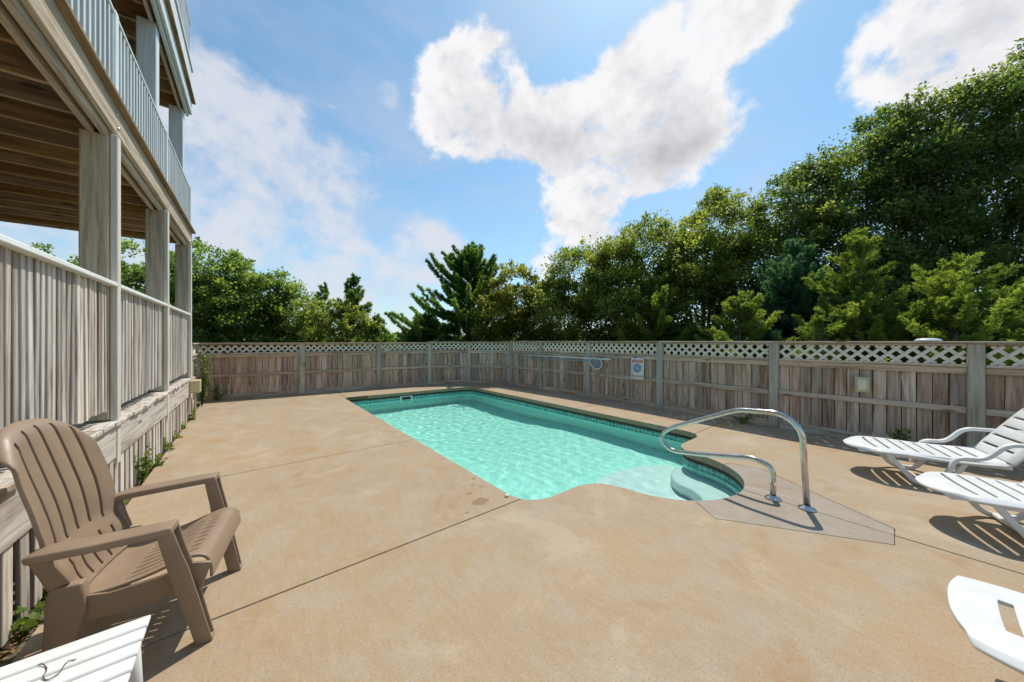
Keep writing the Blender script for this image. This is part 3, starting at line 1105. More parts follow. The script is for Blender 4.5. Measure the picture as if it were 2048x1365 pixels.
sheet('seat', us, vs, seat_pos, seat_hole, .014, M['brown_plastic'], ch)
for sg in (-1, 1):
    # side apron under the seat
    beam_xz('seat_side', [(-.47, .30), (-.30, .285), (-.12, .31), (.0, .345), (.05, .33)], .018, [.12, .11, .11, .12, .12], M['brown_plastic'], ch, [sg * .235, sg * .25, sg * .268, sg * .285, sg * .287], .004)
    # arm: broad flat top that folds down into the front support
    beam_xz('arm', [(-.52, .585), (-.47, .60), (-.30, .606), (-.12, .613), (-.055, .616)], [.085, .105, .11, .105, .10], [.03, .036, .036, .036, .036], M['brown_plastic'], ch, [sg * .285, sg * .31, sg * .325, sg * .33, sg * .33], .008)
    lp = [(-.078, .61), (-.06, .50), (-.04, .40), (-.01, .25), (.02, .12), (.045, 0.0)]
    ly = [.328, .322, .312, .302, .296, .29]
    beam_xz('front_leg', [(x - .026, z) for x, z in lp], [.085, .07, .064, .058, .054, .052], [.014] * 6, M['brown_plastic'], ch, [sg * q for q in ly], .004)
    for e_ in (-1, 1):
        beam_xz('leg_flange', lp, [.012] * 6, [.05, .062, .072, .072, .064, .062], M['brown_plastic'], ch, [sg * q + e_ * w_ for q, w_ in zip(ly, (.036, .029, .026, .023, .021, .020))], .004)
    beam_xz('leg_foot', [(.036, .012), (.076, .012)], .05, .022, M['brown_plastic'], ch, sg * .29, .005)
    beam_xz('rear_leg', [(-.43, .42), (-.43, .30), (-.455, .16), (-.485, 0.0)], [.05, .05, .045, .04], [.10, .125, .10, .085], M['brown_plastic'], ch, [sg * .245, sg * .243, sg * .235, sg * .225], .01)
    beam_xz('arm_bracket', [(-.45, .42), (-.475, .50), (-.50, .585)], [.03, .03, .04], [.07, .06, .05], M['brown_plastic'], ch, [sg * .25, sg * .265, sg * .285], .006)


# ================================================================ white loungers
def lounger(label, loc, rz, raise_deg=55, slot_head=False, group='white plastic sun loungers'):
    root = tag(empty('sun_lounger', loc, rz), label, 'sun lounger', group)
    mat = M['white_plastic']
    HW = .325
    SPx = [(0.0, .288), (.06, .312), (.16, .326), (.4, .330), (.7, .318), (.9, .325), (1.05, .340)]
    xs = [0, .03, .07, .12]
    slot_c = [.20 + .105 * k_ for k_ in range(8)]
    xs += [x for c in slot_c for x in (c - .011, c + .011)] + [1.05]
    vs_ = sorted(set(xs))
    us_ = [0, .02, .045, .08, .12, .17, .23, .3, .36, .43, .5, .57, .64, .7, .77, .83, .88, .92, .955, .98, 1]
    
    def zat(x):
        for (xa, za), (xb, zb) in zip(SPx[:-1], SPx[1:]):
            if xa <= x <= xb:
                s_ = (x - xa) / (xb - xa)
                return za + (zb - za) * s_
        return SPx[-1][1]

    def pos_(u, v):
        e_ = 2 * u - 1
        hw = HW * (1 - .34 * max(0, 1 - v / .22) ** 2.2)
        x = v + .10 * abs(e_) ** 2.5 * max(0, 1 - v / .3)
        z = zat(v) - .028 * max(0, abs(e_) - .84) / .16 + .008 * (1 - e_ * e_) * 0
        return (x, e_ * hw, z)

    def hole_(u, v):
        return .12 < u < .88 and any(abs(v - c) < .012 for c in slot_c)
    sheet('seat', us_, vs_, pos_, hole_, .02, mat, root, .004)
    # backrest
    bl = .74
    ca, sa = math.cos(R(raise_deg)), math.sin(R(raise_deg))
    sl = [.10 + .115 * k_ for k_ in range(5)]
    if slot_head:
        sl = [.06 + .10 * k_ for k_ in range(4)] + [.585]
    vs2 = sorted(set([0] + [x for c in sl for x in ((c - .011, c + .011) if c < .58 else (c - .020, c + .020))] + [.50, .53, .555, .63, .655, .675, .695, .712, .727, bl]))

    def bpos(u, v):
        e_ = 2 * u - 1
        hw = (.305 + .02 * slot_head) * (1 - (.13 if slot_head else .42) * max(0, (v - .50) / .24) ** 2.4) if v > .5 else .305 + .02 * slot_head
        vv = v - (.055 if slot_head else .10) * abs(e_) ** 2.5 * max(0, (v - .45) / .29)
        dz = -.028 * max(0, abs(e_) - .84) / .16
        return (1.065 + vv * ca - dz * sa, e_ * hw, .345 + vv * sa + dz * ca)

    def bhole(u, v):
        for c in sl:
            if c < .58 and abs(v - c) < .012 and .12 < u < .88:
                return True
            if c >= .58 and abs(v - c) < .021 and .3 < u < .7:
                return True
        return False
    sheet('backrest', us_, vs2, bpos, bhole, .02, mat, root, .004)
    for sg in (-1, 1):
        yb = sg * .30
        p = round_path([(.27, 0, .30), (.47, 0, .025), (.66, 0, .022), (.80, 0, .30)], .07, 5)
        beam_xz('leg_frame', [(q.x, q.z) for q in p], .034, .042, mat, root, yb, .007)
        p = round_path([(.64, 0, .08), (.72, 0, .350), (.90, 0, .360), (1.03, 0, .53), (1.55, 0, .545), (1.64, 0, .45), (1.60, 0, .02)], .07, 5)
        if not slot_head:
            beam_xz('armrest', [(q.x, q.z) for q in p], .055, .034, mat, root, sg * .345, .009)
        beam_xz('side_rail', [(.30, .296), (1.08, .306)], .022, .05, mat, root, sg * .292, .005)
    if slot_head:
        for sg in (-1, 1):
            beam_xz('side_rail', [(1.07, .312), (1.58, .318)], .022, .05, mat, root, sg * .27, .005)
            beam_xz('rear_leg', [(1.20, .30), (1.26, .02), (1.40, .02), (1.46, .30)], .034, .042, mat, root, sg * .25, .007)
    link('crossbar', box_mesh(.045, .60, .028, mat, .006), None, root, (.53, 0, .03))
    if raise_deg > 5:
        link('back_prop', box_mesh(.03, .50, .03, mat, .006), None, root, (1.36, 0, .40))
    return root


# local +x runs from the foot to the head
lounger('white slatted sun lounger nearest the fence, backrest raised', (5.56, .60, 0), math.atan2(-.95, .31))
lounger('white slatted sun lounger between its twin by the fence and the lower right corner', (4.48, .03, 0), math.atan2(-.94, .33))
# third one lies flat with its head, pierced by a hand slot, towards the pool
lr = lounger('white sun lounger lying flat, rounded end with hand slot, lower right corner', (2.47, -1.87, 0), R(90), 0, True)

# ================================================================ small white table with twine
tb = tag(empty('side_table', (-.56, 1.665, 0)), 'low white plastic table with grooved slatted top in front of the brown chair', 'table')
tw_, td_, tz = .53, .51, .42
ns_ = 7
for i in range(ns_):
    yy = td_ / 2 - (i + .5) * td_ / ns_
    link('slat', box_mesh(tw_ - .004, td_ / ns_ - .009, .016, M['white_plastic'], .004), None, tb, (0, yy, tz - .008))
link('top_frame', box_mesh(tw_ - .02, td_ - .02, .02, M['white_plastic'], .004), None, tb, (0, 0, tz - .022))
for sx in (-1, 1):
    for sy in (-1, 1):
        V, F = tube_geo([(sx * .215, sy * .205, tz - .03), (sx * .225, sy * .215, .2), (sx * .235, sy * .225, 0)], [.026, .022, .018], 8)
        link('leg', mesh_from(V, F, 'leg', True), M['white_plastic'], tb)
tp = []
for i, (px, py) in enumerate([(76, 1333), (84, 1331), (94, 1336), (92, 1347), (85, 1357), (90, 1362), (100, 1361), (112, 1355), (121, 1345), (128, 1333), (137, 1325), (150, 1321), (152, 1320)]):
    d = (CAM_H - tz) * FPX / (py - 682.5)
    q = at(px, py, d)
    tp.append((q.x, q.y, tz + .004 + .003 * math.sin(i * 2.1)))
o = tube('twine', [(p[0] + .45, p[1] - 1.8, p[2] - tz) for p in round_path(tp, .02, 3)], .0015, M['twine'], None, 6, (-.45, 1.8, tz))
tag(o, 'short dark piece of twine lying on the white table', 'twine')

# ================================================================ things on the fence
def text_mesh(body, size, mat, extrude=.0008):
    cu = bpy.data.curves.new('txt', 'FONT')
    cu.body = body
    cu.size = size
    cu.align_x = 'CENTER'
    cu.align_y = 'CENTER'
    cu.extrude = extrude
    cu.offset = size * .018
    ob = bpy.data.objects.new('txt', cu)
    COL.objects.link(ob)
    dg = bpy.context.evaluated_depsgraph_get()
    dg.update()
    me_ = bpy.data.meshes.new_from_object(ob.evaluated_get(dg))
    bpy.data.objects.remove(ob)
    me_.materials.clear()
    me_.materials.append(mat)
    return me_


FXP = 7.14                               # face of the fence rails on the pool side
sg_ = tag(empty('warning_sign', (FXP, 4.20, .60)), 'white caution no diving sign with blue round emblem nailed to the fence', 'sign')
V, F = [], []
for j in range(13):
    z_ = .50 * j / 12
    bow = -.012 - .028 * (1 - j / 12) ** 2
    for i_ in range(3):
        V.append((bow - .002 * (i_ == 1), .165 - .165 * i_, z_))
for j in range(12):
    for i_ in range(2):
        F.append((j * 3 + i_, j * 3 + i_ + 1, (j + 1) * 3 + i_ + 1, (j + 1) * 3 + i_))
o = link('sign_plate', mesh_from(V, F, 'plate', True), M['sign_white'], sg_)
o.modifiers.new('t', 'SOLIDIFY').thickness = .003


def on_sign(nm, me_, mat, y_, z_, lift=.004, tilt=0.0):
    j = z_ / .5
    bow = -.012 - .028 * (1 - j) ** 2
    slope = 2 * .028 * (1 - j) / .5
    M3 = Matrix.Rotation(math.atan(slope), 4, 'Y') @ Matrix(((0, 0, -1, 0), (-1, 0, 0, 0), (0, 1, 0, 0), (0, 0, 0, 1)))
    if not me_.materials:
        me_.materials.append(mat)
    ob = link(nm, me_, None, sg_, (0, 0, 0))
    ob.matrix_local = Matrix.Translation((bow - lift, y_, z_)) @ M3
    return ob


on_sign('header_band', box_mesh(.27, .062, .0015, M['sign_red'], 0), None, 0, .428, .0045)
on_sign('lettering', text_mesh('CAUTION!', .050, M['sign_white']), None, 0, .428, .0065)
bm = bmesh.new()
bmesh.ops.create_circle(bm, cap_ends=True, segments=40, radius=.112)
me = bpy.data.meshes.new('disc')
bm.to_mesh(me)
bm.free()
on_sign('emblem_disc', me, M['sign_blue'], 0, .268, .0055)
# emblem: white diver, waves and a slash inside a white ring
def strip_mesh(path, wd):
    V, F = [], []
    for i_, p in enumerate(path):
        a = Vector(path[max(0, i_ - 1)])
        b = Vector(path[min(len(path) - 1, i_ + 1)])
        t_ = (b - a).normalized()
        V += [(p[0] - t_.y * wd / 2, p[1] + t_.x * wd / 2, 0), (p[0] + t_.y * wd / 2, p[1] - t_.x * wd / 2, 0)]
    for i_ in range(len(path) - 1):
        F.append((2 * i_, 2 * i_ + 1, 2 * i_ + 3, 2 * i_ + 2))
    return mesh_from(V, F, 'strip')


on_sign('emblem_ring', strip_mesh(arc(0, 0, .098, 0, 360, 40), .007), M['sign_white'], 0, .268, .0070)
on_sign('emblem_slash', strip_mesh([(-.07, .07), (.07, -.07)], .008), M['sign_white'], 0, .268, .0074)
on_sign('emblem_diver', strip_mesh([(.062, .066), (.02, .02), (-.012, -.03), (-.02, -.055)], .011), M['sign_white'], 0, .268, .0078)
on_sign('emblem_wave', strip_mesh([(-.085, -.004), (-.06, .006), (-.035, -.006), (-.015, .004)], .006), M['sign_white'], 0, .268, .0082)
on_sign('emblem_wave', strip_mesh([(.025, -.010), (.045, .0), (.065, -.012), (.088, -.002)], .006), M['sign_white'], 0, .268, .0082)
on_sign('lettering', text_mesh('NO DIVING!', .054, M['sign_red']), None, 0, .078, .005)

pole = tag(empty('pool_pole', (7.05, 6.5, 1.05)), 'long white pole hung level along the fence, above the blue pole', 'pole')
tube('shaft', [(0, 1.72, -.012), (0, .2, .0), (0, -1.25, -.01)], .017, M['white_pole'], pole, 10)
tube('end_section', [(0, -1.25, -.01), (0, -1.62, -.006)], .021, M['white_pole'], pole, 10)
for yy in (1.25, -.6):
    tube('hook', [(.11, yy, .03), (.03, yy, .03), (.0, yy, -.02), (-.025, yy, -.018), (-.03, yy, .02)], .005, M['steel'], pole, 6)
nt = tag(empty('skimmer_net', (7.03, 6.6, .965)), 'grey leaf skimmer net on a thin blue pole hung on the fence', 'net')
tube('handle', [(0, 1.45, .0), (0, 0, .0), (0, -1.10, .015)], .012, M['blue_pole'], nt, 8)
ring = round_path([(0, -1.08, .02), (-.01, -1.20, .10), (-.02, -1.46, .08), (-.02, -1.50, -.14), (-.02, -1.28, -.20), (-.01, -1.12, -.06), (0, -1.08, .02)], .09, 5)
tube('frame', ring, .011, M['white_pole'], nt, 8)
cx_ = Vector((-.015, -1.29, -.03))
rim_pts = [Vector(p) for p in ring]
V = []
for rr, dx_ in ((1.0, 0.0), (.8, .03), (.5, .05), (.2, .06)):
    V += [cx_ + (p - cx_) * rr + Vector((dx_, 0, -.02 * (1 - rr))) for p in rim_pts]
nr = len(rim_pts)
F = [(k_ * nr + i_, k_ * nr + (i_ + 1) % nr, (k_ + 1) * nr + (i_ + 1) % nr, (k_ + 1) * nr + i_) for k_ in range(3) for i_ in range(nr)]
F.append(tuple(3 * nr + i_ for i_ in range(nr)))
link('mesh_bag', mesh_from(V, F, 'bag', True), M['net'], nt)

ob_ = tag(empty('outlet_box', (7.17, .58, .74)), 'square beige outlet box mounted on the fence boards', 'outlet box')
box('back_plate', -.035, .0, -.075, .075, 0, .225, M['beige_plastic'], ob_, .006)
box('cover', -.052, -.036, -.048, .048, .035, .19, M['pale_plastic'], ob_, .008)
for z_ in (.05, .18):
    box('hinge', -.047, -.036, .05, .068, z_ - .012, z_ + .012, M['beige_plastic'], ob_, .003)
V, F = [], []
prof = [(.0, .040), (.05, .039), (.095, .032), (.118, .018), (.122, .006), (.112, .0), (.0, .0)]
seg = 28
for (r_, z_) in prof:
    for s_ in range(seg):
        V.append((max(r_, .001) * math.cos(2 * math.pi * s_ / seg), max(r_, .001) * math.sin(2 * math.pi * s_ / seg), z_))
for j in range(len(prof) - 1):
    for s_ in range(seg):
        F.append((j * seg + s_, j * seg + (s_ + 1) % seg, (j + 1) * seg + (s_ + 1) % seg, (j + 1) * seg + s_))
tag(link('disc', mesh_from(V, F, 'disc', True), M['disc'], None, (7.25, -.03, 1.498)), 'white round disc resting on the fence top rail', 'disc')
jb = tag(empty('junction_box', (-.93, 8.62, .52)), 'beige plastic utility box fixed to the porch rim at its far corner', 'utility box')
box('case', .07, .235, -.02, .16, 0, .24, M['beige_plastic'], jb, .01)
box('lid', .085, .222, -.034, -.021, .015, .225, M['beige_plastic'], jb, .006)
box('conduit', .14, .17, .05, .08, -.5, -.002, M['beige_plastic'], jb, .006)
o = link('white_scrap', mesh_from(*tube_geo([(0, 0, 0), (0, 0, .012), (0, 0, .02)], [.02, .022, .012], 10), 'puck', True), M['white_plastic'], None, (1.955, 2.52, .001))
tag(o, 'small white scrap lying at the near left pool corner', 'scrap')


# ================================================================ vegetation
def quads_mesh(name, P0, A, B, tint, fold=.15):
    """leaf rhombs: base P0, along vectors A (N,3), half-width vectors B (N,3)"""
    N = len(P0)
    Nn = np.cross(A, B)
    ln = np.linalg.norm(Nn, axis=1, keepdims=True) + 1e-9
    Nn = Nn / ln * np.linalg.norm(B, axis=1, keepdims=True) * fold
    V = np.empty((N, 4, 3), np.float32)
    V[:, 0] = P0
    V[:, 1] = P0 + A * .45 + B + Nn
    V[:, 2] = P0 + A
    V[:, 3] = P0 + A * .45 - B + Nn
    me = bpy.data.meshes.new(name)
    me.vertices.add(N * 4)
    me.vertices.foreach_set('co', V.ravel())
    me.loops.add(N * 4)
    me.loops.foreach_set('vertex_index', np.arange(N * 4, dtype=np.int32))
    me.polygons.add(N)
    me.polygons.foreach_set('loop_start', np.arange(0, N * 4, 4, dtype=np.int32))
    me.polygons.foreach_set('loop_total', np.full(N, 4, np.int32))
    me.update(calc_edges=True)
    at_ = me.attributes.new('tint', 'FLOAT', 'FACE')
    at_.data.foreach_set('value', tint.astype(np.float32))
    return me


def unit(v):
    return v / (np.linalg.norm(v, axis=1, keepdims=True) + 1e-9)


def leaves_at(C, outward, size, rng, up=.35):
    N = len(C)
    A = unit(rng.normal(size=(N, 3)) + outward * .8 + np.array([0, 0, up]))
    B = unit(np.cross(A, rng.normal(size=(N, 3)) * .8 + np.array([0, 0, 1.6])))
    s = size * rng.uniform(.65, 1.35, (N, 1))
    return C, A * s, B * s * .33


def broadleaf(name, label, ellipsoids, base, nleaf, size, mat, group, seed, trunk_r=.09, sprig=.10, cat='tree'):
    """crown of leaf clumps spread over a set of ellipsoids (world coordinates), trunk with limbs from the base"""
    rng = np.random.default_rng(seed)
    root = tag(empty(name, base), label, cat, group)
    b = np.array(base)
    far_ = math.hypot(base[0], base[1]) * .1
    ellipsoids = list(ellipsoids) + [(base[0], base[1], .95, far_ * 1.15, far_ * 1.15, 1.15), (base[0] - far_ * .7, base[1] + far_ * .7, .8, far_ * .8, far_ * .8, 1.0), (base[0] + far_ * .7, base[1] - far_ * .7, .8, far_ * .8, far_ * .8, 1.0)]
    E_ = np.array(ellipsoids, float)
    vol = E_[:, 3] * E_[:, 5] + E_[:, 4] * E_[:, 5]
    share = vol / vol.sum()
    Cs, Os, Ts = [], [], []
    limbs = []
    for e, sh in zip(E_, share):
        n_ = int(nleaf * 1.7 * sh)
        per = 150
        nc = max(4, n_ // per)
        d = unit(rng.normal(size=(nc, 3)))
        rad = rng.uniform(.50, 1.0, (nc, 1)) ** .55
        cc = e[:3] + d * rad * e[3:6]
        tint_c = rng.uniform(.15, .85, nc)
        cr = rng.uniform(.14, .30, nc) * (e[3:6].mean() / 1.2) ** .35 * .92
        for q in range(nc):
            m_ = int(per * rng.uniform(.6, 1.4))
            loc = rng.normal(size=(m_, 3)) * np.array([cr[q], cr[q], cr[q] * .72]) * .75
            Cs.append(cc[q] + loc)
            o_ = unit(loc + d[q] * .15)
            Os.append(o_)
            Ts.append(np.clip(tint_c[q] + rng.normal(size=m_) * .16, 0, 1))
        # sprigs that break the outline
        ns2 = max(3, int(nc * sprig))
        d = rng.normal(size=(ns2, 3))
        d[:, 2] = np.abs(d[:, 2]) * 1.3
        d = unit(d)
        for q in range(ns2):
            st = e[:3] + d[q] * e[3:6] * .95
            ax = unit((d[q] + np.array([0, 0, .7]) + rng.normal(size=3) * .35)[None])[0]
            ln_ = rng.uniform(.15, .42)
            m_ = 42
            s_ = rng.uniform(0, 1, m_) ** .8
            Cs.append(st + ax * (s_ * ln_)[:, None] + rng.normal(size=(m_, 3)) * .05)
            Os.append(np.repeat(ax[None], m_, 0))
            Ts.append(np.clip(rng.uniform(.4, .9) + rng.normal(size=m_) * .12, 0, 1))
        limbs.append(e[:3])
    C = np.concatenate(Cs) - b
    O = np.concatenate(Os)
    T = np.concatenate(Ts)
    keep = C[:, 2] + b[2] > .05
    C, O, T = C[keep], O[keep], T[keep]
    P0, A, B = leaves_at(C, O, size * 1.22, rng)
    link('crown', quads_mesh('crown', P0, A, B, T), mat, root)
    # trunk and limbs
    V, F = [], []
    low = min(limbs, key=lambda q: q[2])
    fork = np.array([(low[0] - b[0]) * .4, (low[1] - b[1]) * .4, max(.5, (low[2] - b[2]) * .55)])

    def add(path, rad):
        v_, f_ = tube_geo(path, rad, 7)
        o_ = len(V)
        V.extend(v_)
        F.extend([tuple(i + o_ for i in ff) for ff in f_])
    add([(0, 0, -.1), tuple(fork * .5 + rng.normal(size=3) * .04), tuple(fork)], [trunk_r, trunk_r * .85, trunk_r * .75])
    for c_ in limbs:
        e_ = np.array(c_) - b
        for q in range(4):
            tip = e_ + rng.normal(size=3) * np.array([.45, .45, .3])
            mid = (fork + tip) / 2 + rng.normal(size=3) * .15
            add([tuple(fork), tuple(mid), tuple(tip)], [trunk_r * .55, trunk_r * .35, trunk_r * .10])
    link('trunk', mesh_from(V, F, 'trunk', True), M['bark'], root)
    return root


def cedar(name, label, base, height, radius, mat, group, seed, lean=(0, 0), upsweep=.75, dens=1.0, needle=.075, open_=0.0, cat='tree'):
    rng = np.random.default_rng(seed)
    root = tag(empty(name, base), label, cat, group)
    nb = int(66 * dens)
    radius *= 1.22
    Cs, As, Ts = [], [], []
    V, F = [], []

    def add(path, rad):
        v_, f_ = tube_geo(path, rad, 5)
        o_ = len(V)
        V.extend(v_)
        F.extend([tuple(i + o_ for i in ff) for ff in f_])
    top = np.array([lean[0], lean[1], height])
    add([(0, 0, -.1), tuple(top * .5), tuple(top * .97)], [.02 + .018 * height, .02 + .009 * height, .006])
    for i in range(nb + 1):
        t_ = .05 + .95 * (i / nb) ** .9
        if i == nb:
            t_ = .93
        az = i * 2.39996 + rng.uniform(-.9, .9)
        L_ = radius * (1 - t_) ** .75 * rng.uniform(.5, 1.35) + .16
        if open_ and rng.random() < open_:
            L_ *= .5
        st = top * t_
        el = upsweep * rng.uniform(.25, 1.35) * (.55 + .65 * t_)
        if i == nb:
            el, L_ = 1.5, height * .09 + .1
        dr = np.array([math.cos(az) * math.cos(el), math.sin(az) * math.cos(el), math.sin(el)])
        npt = 7
        pts = [st]
        dcur = dr.copy()
        for q in range(npt):
            dcur = dcur + np.array([0, 0, .16 if q > 2 else -.06]) + rng.normal(size=3) * .06
            dcur /= np.linalg.norm(dcur)
            pts.append(pts[-1] + dcur * L_ / npt)
        pts = np.array(pts)
        add([tuple(p) for p in pts[::2]], [.014, .010, .006, .003][:len(pts[::2])])
        tint_b = rng.uniform(.25, .75)
        ntw = max(6, int(L_ / .022))
        for q in range(ntw):
            s_ = .12 + .88 * (q + rng.uniform(0, 1)) / ntw
            fi = s_ * npt
            i0 = min(int(fi), npt - 1)
            p = pts[i0] + (pts[i0 + 1] - pts[i0]) * (fi - i0)
            ax = pts[i0 + 1] - pts[i0]
            ax = ax / np.linalg.norm(ax)
            side = rng.normal(size=3)
            side -= ax * side.dot(ax)
            side /= np.linalg.norm(side) + 1e-6
            td = ax * 1.0 + side * .72 + np.array([0, 0, .10])
            td /= np.linalg.norm(td)
            tl_ = (.055 + .15 * (1 - s_) ** .8 * min(1.0, L_)) * rng.uniform(.7, 1.3)
            nn_ = int(15 + tl_ * 70)
            u_ = rng.uniform(0, 1, (nn_, 1))
            Cs.append(p + td * u_ * tl_)
            nd = td + rng.normal(size=(nn_, 3)) * .42
            As.append(unit(nd) * (1.2 - .55 * u_))
            Ts.append(np.clip(tint_b + .35 * (s_ - .5) + .25 * (u_[:, 0] - .5) + rng.normal(size=nn_) * .08, 0, 1))
    C = np.concatenate(Cs)
    A = np.concatenate(As) * 1.2
    T = np.concatenate(Ts)
    s = needle * rng.uniform(.7, 1.3, (len(C), 1))
    B = unit(np.cross(A, rng.normal(size=A.shape))) * s * .085
    link('crown', quads_mesh('crown', C, A * s, B, T, 0), mat, root)
    link('trunk', mesh_from(V, F, 'trunk', True), M['bark'], root)
    return root


def ell(px, py, d, rpx, rpy, rd=None):
    c = at(px, py, d)
    s_ = d / FPX
    return (c.x, c.y, c.z, rpx * s_ if rd is None else max(rpx * s_, rd), rpx * s_, rpy * s_)


def on_ground(px, d):
    c = at(px, 682, d)
    return (c.x, c.y, -.06)


GR = 'thicket trees beyond the right fence'
GL = 'trees beyond the far left fence'
# right hand thicket, from the gap near the centre to the right edge
broadleaf('oak_tree', 'yellow green bush just right of the pointed cedar at the centre', [ell(1030, 590, 13.5, 52, 62), ell(985, 630, 13.2, 45, 55), ell(1075, 625, 13.5, 50, 60)], on_ground(1030, 13.5), 26000, .085, M['oak_yellow'], GR, 1)
broadleaf('oak_tree', 'olive green scrub oak rising behind the hanging poles', [ell(1165, 565, 13, 70, 75), ell(1120, 620, 12.6, 62, 62), ell(1210, 615, 12.6, 62, 70)], on_ground(1165, 13), 30000, .08, M['oak_leaf'], GR, 2)
broadleaf('oak_tree', 'broad scrub oak above the no diving sign', [ell(1300, 530, 12, 85, 85), ell(1235, 560, 11.5, 60, 80), ell(1350, 600, 11.5, 75, 80), ell(1270, 630, 11, 75, 55)], on_ground(1300, 12), 38000, .075, M['oak_leaf'], GR, 3)
broadleaf('oak_tree', 'scrub oak with a small tip standing up over the tree line', [ell(1440, 475, 11, 85, 80), ell(1395, 540, 10.6, 70, 85), ell(1490, 560, 10.4, 85, 90), ell(1440, 400, 11.2, 14, 26)], on_ground(1440, 11), 38000, .072, M['oak_leaf'], GR, 4)
broadleaf('oak_tree', 'dark scrub oak behind the blue green cedar', [ell(1580, 440, 10.2, 75, 85), ell(1620, 390, 10.2, 55, 65), ell(1560, 560, 9.8, 90, 90), ell(1650, 520, 9.6, 70, 110)], on_ground(1590, 10.2), 38000, .07, M['oak_dark'], GR, 5)
broadleaf('oak_tree', 'tall dark oak behind the feathery green cedar', [ell(1720, 370, 9.4, 85, 90), ell(1770, 290, 9.4, 65, 70), ell(1700, 500, 9, 90, 110), ell(1800, 480, 8.8, 90, 130), ell(1750, 610, 8.6, 90, 70)], on_ground(1750, 9.4), 44000, .066, M['oak_dark'], GR, 6)
broadleaf('oak_tree', 'tall dark oak rising under the white cloud on the right', [ell(1880, 270, 8.8, 85, 85), ell(1830, 350, 8.6, 75, 90), ell(1900, 420, 8.4, 100, 110), ell(1900, 570, 8.2, 100, 110)], on_ground(1880, 8.8), 46000, .064, M['oak_dark'], GR, 7)
broadleaf('oak_tree', 'tallest oak of the thicket, cut by the right picture edge', [ell(2010, 235, 8.2, 90, 95), ell(2060, 170, 8.2, 70, 70), ell(2040, 380, 8.0, 110, 120), ell(2050, 560, 7.8, 120, 120)], on_ground(2040, 8.2), 46000, .064, M['oak_dark'], GR, 8)
broadleaf('oak_tree', 'dark oak mostly beyond the right picture edge', [ell(2230, 200, 7.6, 130, 130), ell(2200, 380, 7.4, 120, 130), ell(2200, 560, 7.2, 120, 120)], on_ground(2200, 7.6), 30000, .07, M['oak_dark'], GR, 9)
# left hand trees seen past and through the porch
broadleaf('oak_tree', 'bushy oak seen between the porch posts', [ell(270, 560, 15, 75, 78), ell(210, 600, 15, 70, 80), ell(320, 610, 14.6, 60, 80)], on_ground(270, 15), 24000, .10, M['oak_left'], GL, 21)
broadleaf('oak_tree', 'low oak behind the porch railing at the far left', [ell(120, 570, 15, 65, 70), ell(40, 610, 15, 80, 70), ell(160, 620, 15, 60, 80)], on_ground(110, 15), 15000, .10, M['oak_left'], GL, 22)
broadleaf('oak_tree', 'big round green oak just right of the porch corner', [ell(425, 560, 14, 72, 72), ell(390, 620, 13.6, 70, 72), ell(470, 600, 13.8, 72, 78), ell(440, 650, 13.4, 80, 55)], on_ground(430, 14), 34000, .092, M['oak_left'], GL, 23)
broadleaf('oak_tree', 'mid green oak sloping down behind the far left fence', [ell(540, 600, 14.5, 60, 60), ell(520, 645, 14, 65, 55), ell(590, 630, 14.4, 52, 52)], on_ground(545, 14.5), 24000, .09, M['oak_left'], GL, 24)
broadleaf('oak_tree', 'low olive bush right of the far left oaks', [ell(660, 645, 14.2, 60, 42), ell(715, 660, 14, 40, 34), ell(620, 665, 14, 45, 40)], on_ground(665, 14.2), 17000, .085, M['oak_leaf'], GL, 25)
# cedars
GC = 'cedars behind the fence'
c = on_ground(648, 17)
cedar('cedar_tree', 'thin dark cedar tip showing above the far left bushes', c, 4.3, .9, M['cedar_dark'], GC, 31, (0, 0), .5, .8, .12)
c = on_ground(706, 15)
cedar('cedar_tree', 'slender cedar standing left of the gap of open sky', c, 4.35, 1.15, M['cedar_dark'], GC, 32, (.05, 0), .8, .9, .11)
c = on_ground(755, 14.2)
cedar('cedar_tree', 'small cedar at the left edge of the sky gap', c, 2.5, .8, M['cedar_dark'], GC, 33, (0, 0), .7, .7, .10)
c = on_ground(932, 15.0)
cedar('cedar_tree', 'large pointed dark green cedar right of the sky gap', c, 5.7, 2.9, M['cedar_dark'], GC, 34, (.15, -.1), .62, 2.4, .11)
c = on_ground(850, 14.2)
cedar('cedar_tree', 'low spreading cedar at the right edge of the sky gap', c, 2.6, 1.7, M['cedar_dark'], GC, 35, (0, 0), .5, 1.3, .10)
c = on_ground(1310, 10.2)
cedar('cedar_tree', 'bright yellow green cedar right above the no diving sign', c, 3.4, 1.55, M['cedar'], GC, 36, (.1, .0), .65, 1.4, .085)
c = on_ground(1480, 8.0)
cedar('cedar_tree', 'small yellow green cedar left of the blue green one', c, 2.55, 1.1, M['cedar'], GC, 37, (0, 0), .7, 1.1, .075)
c = on_ground(1590, 8.4)
cedar('cedar_tree', 'blue green cedar between the yellow green ones', c, 3.9, 1.5, M['cedar_blue'], GC, 38, (0, 0), .7, 1.7, .08)
c = on_ground(1715, 7.0)
cedar('cedar_tree', 'feathery bright green cedar with a pointed top above the outlet box', c, 3.75, 1.25, M['cedar'], GC, 39, (.05, .0), .85, 1.4, .072, .25)
c = on_ground(1640, 6.6)
cedar('cedar_tree', 'tiny green cedar just clearing the fence top', c, 2.05, .55, M['cedar'], GC, 40, (0, 0), .9, .7, .06)
c = on_ground(1900, 6.0)
cedar('cedar_tree', 'yellow green cedar spreading sideways behind the white disc', c, 2.95, 1.5, M['cedar'], GC, 41, (.1, -.1), .45, 1.5, .065, .15)
c = on_ground(2060, 5.9)
cedar('cedar_tree', 'low green cedar at the right picture edge', c, 2.2, 1.3, M['cedar'], GC, 42, (0, 0), .35, 1.1, .065)

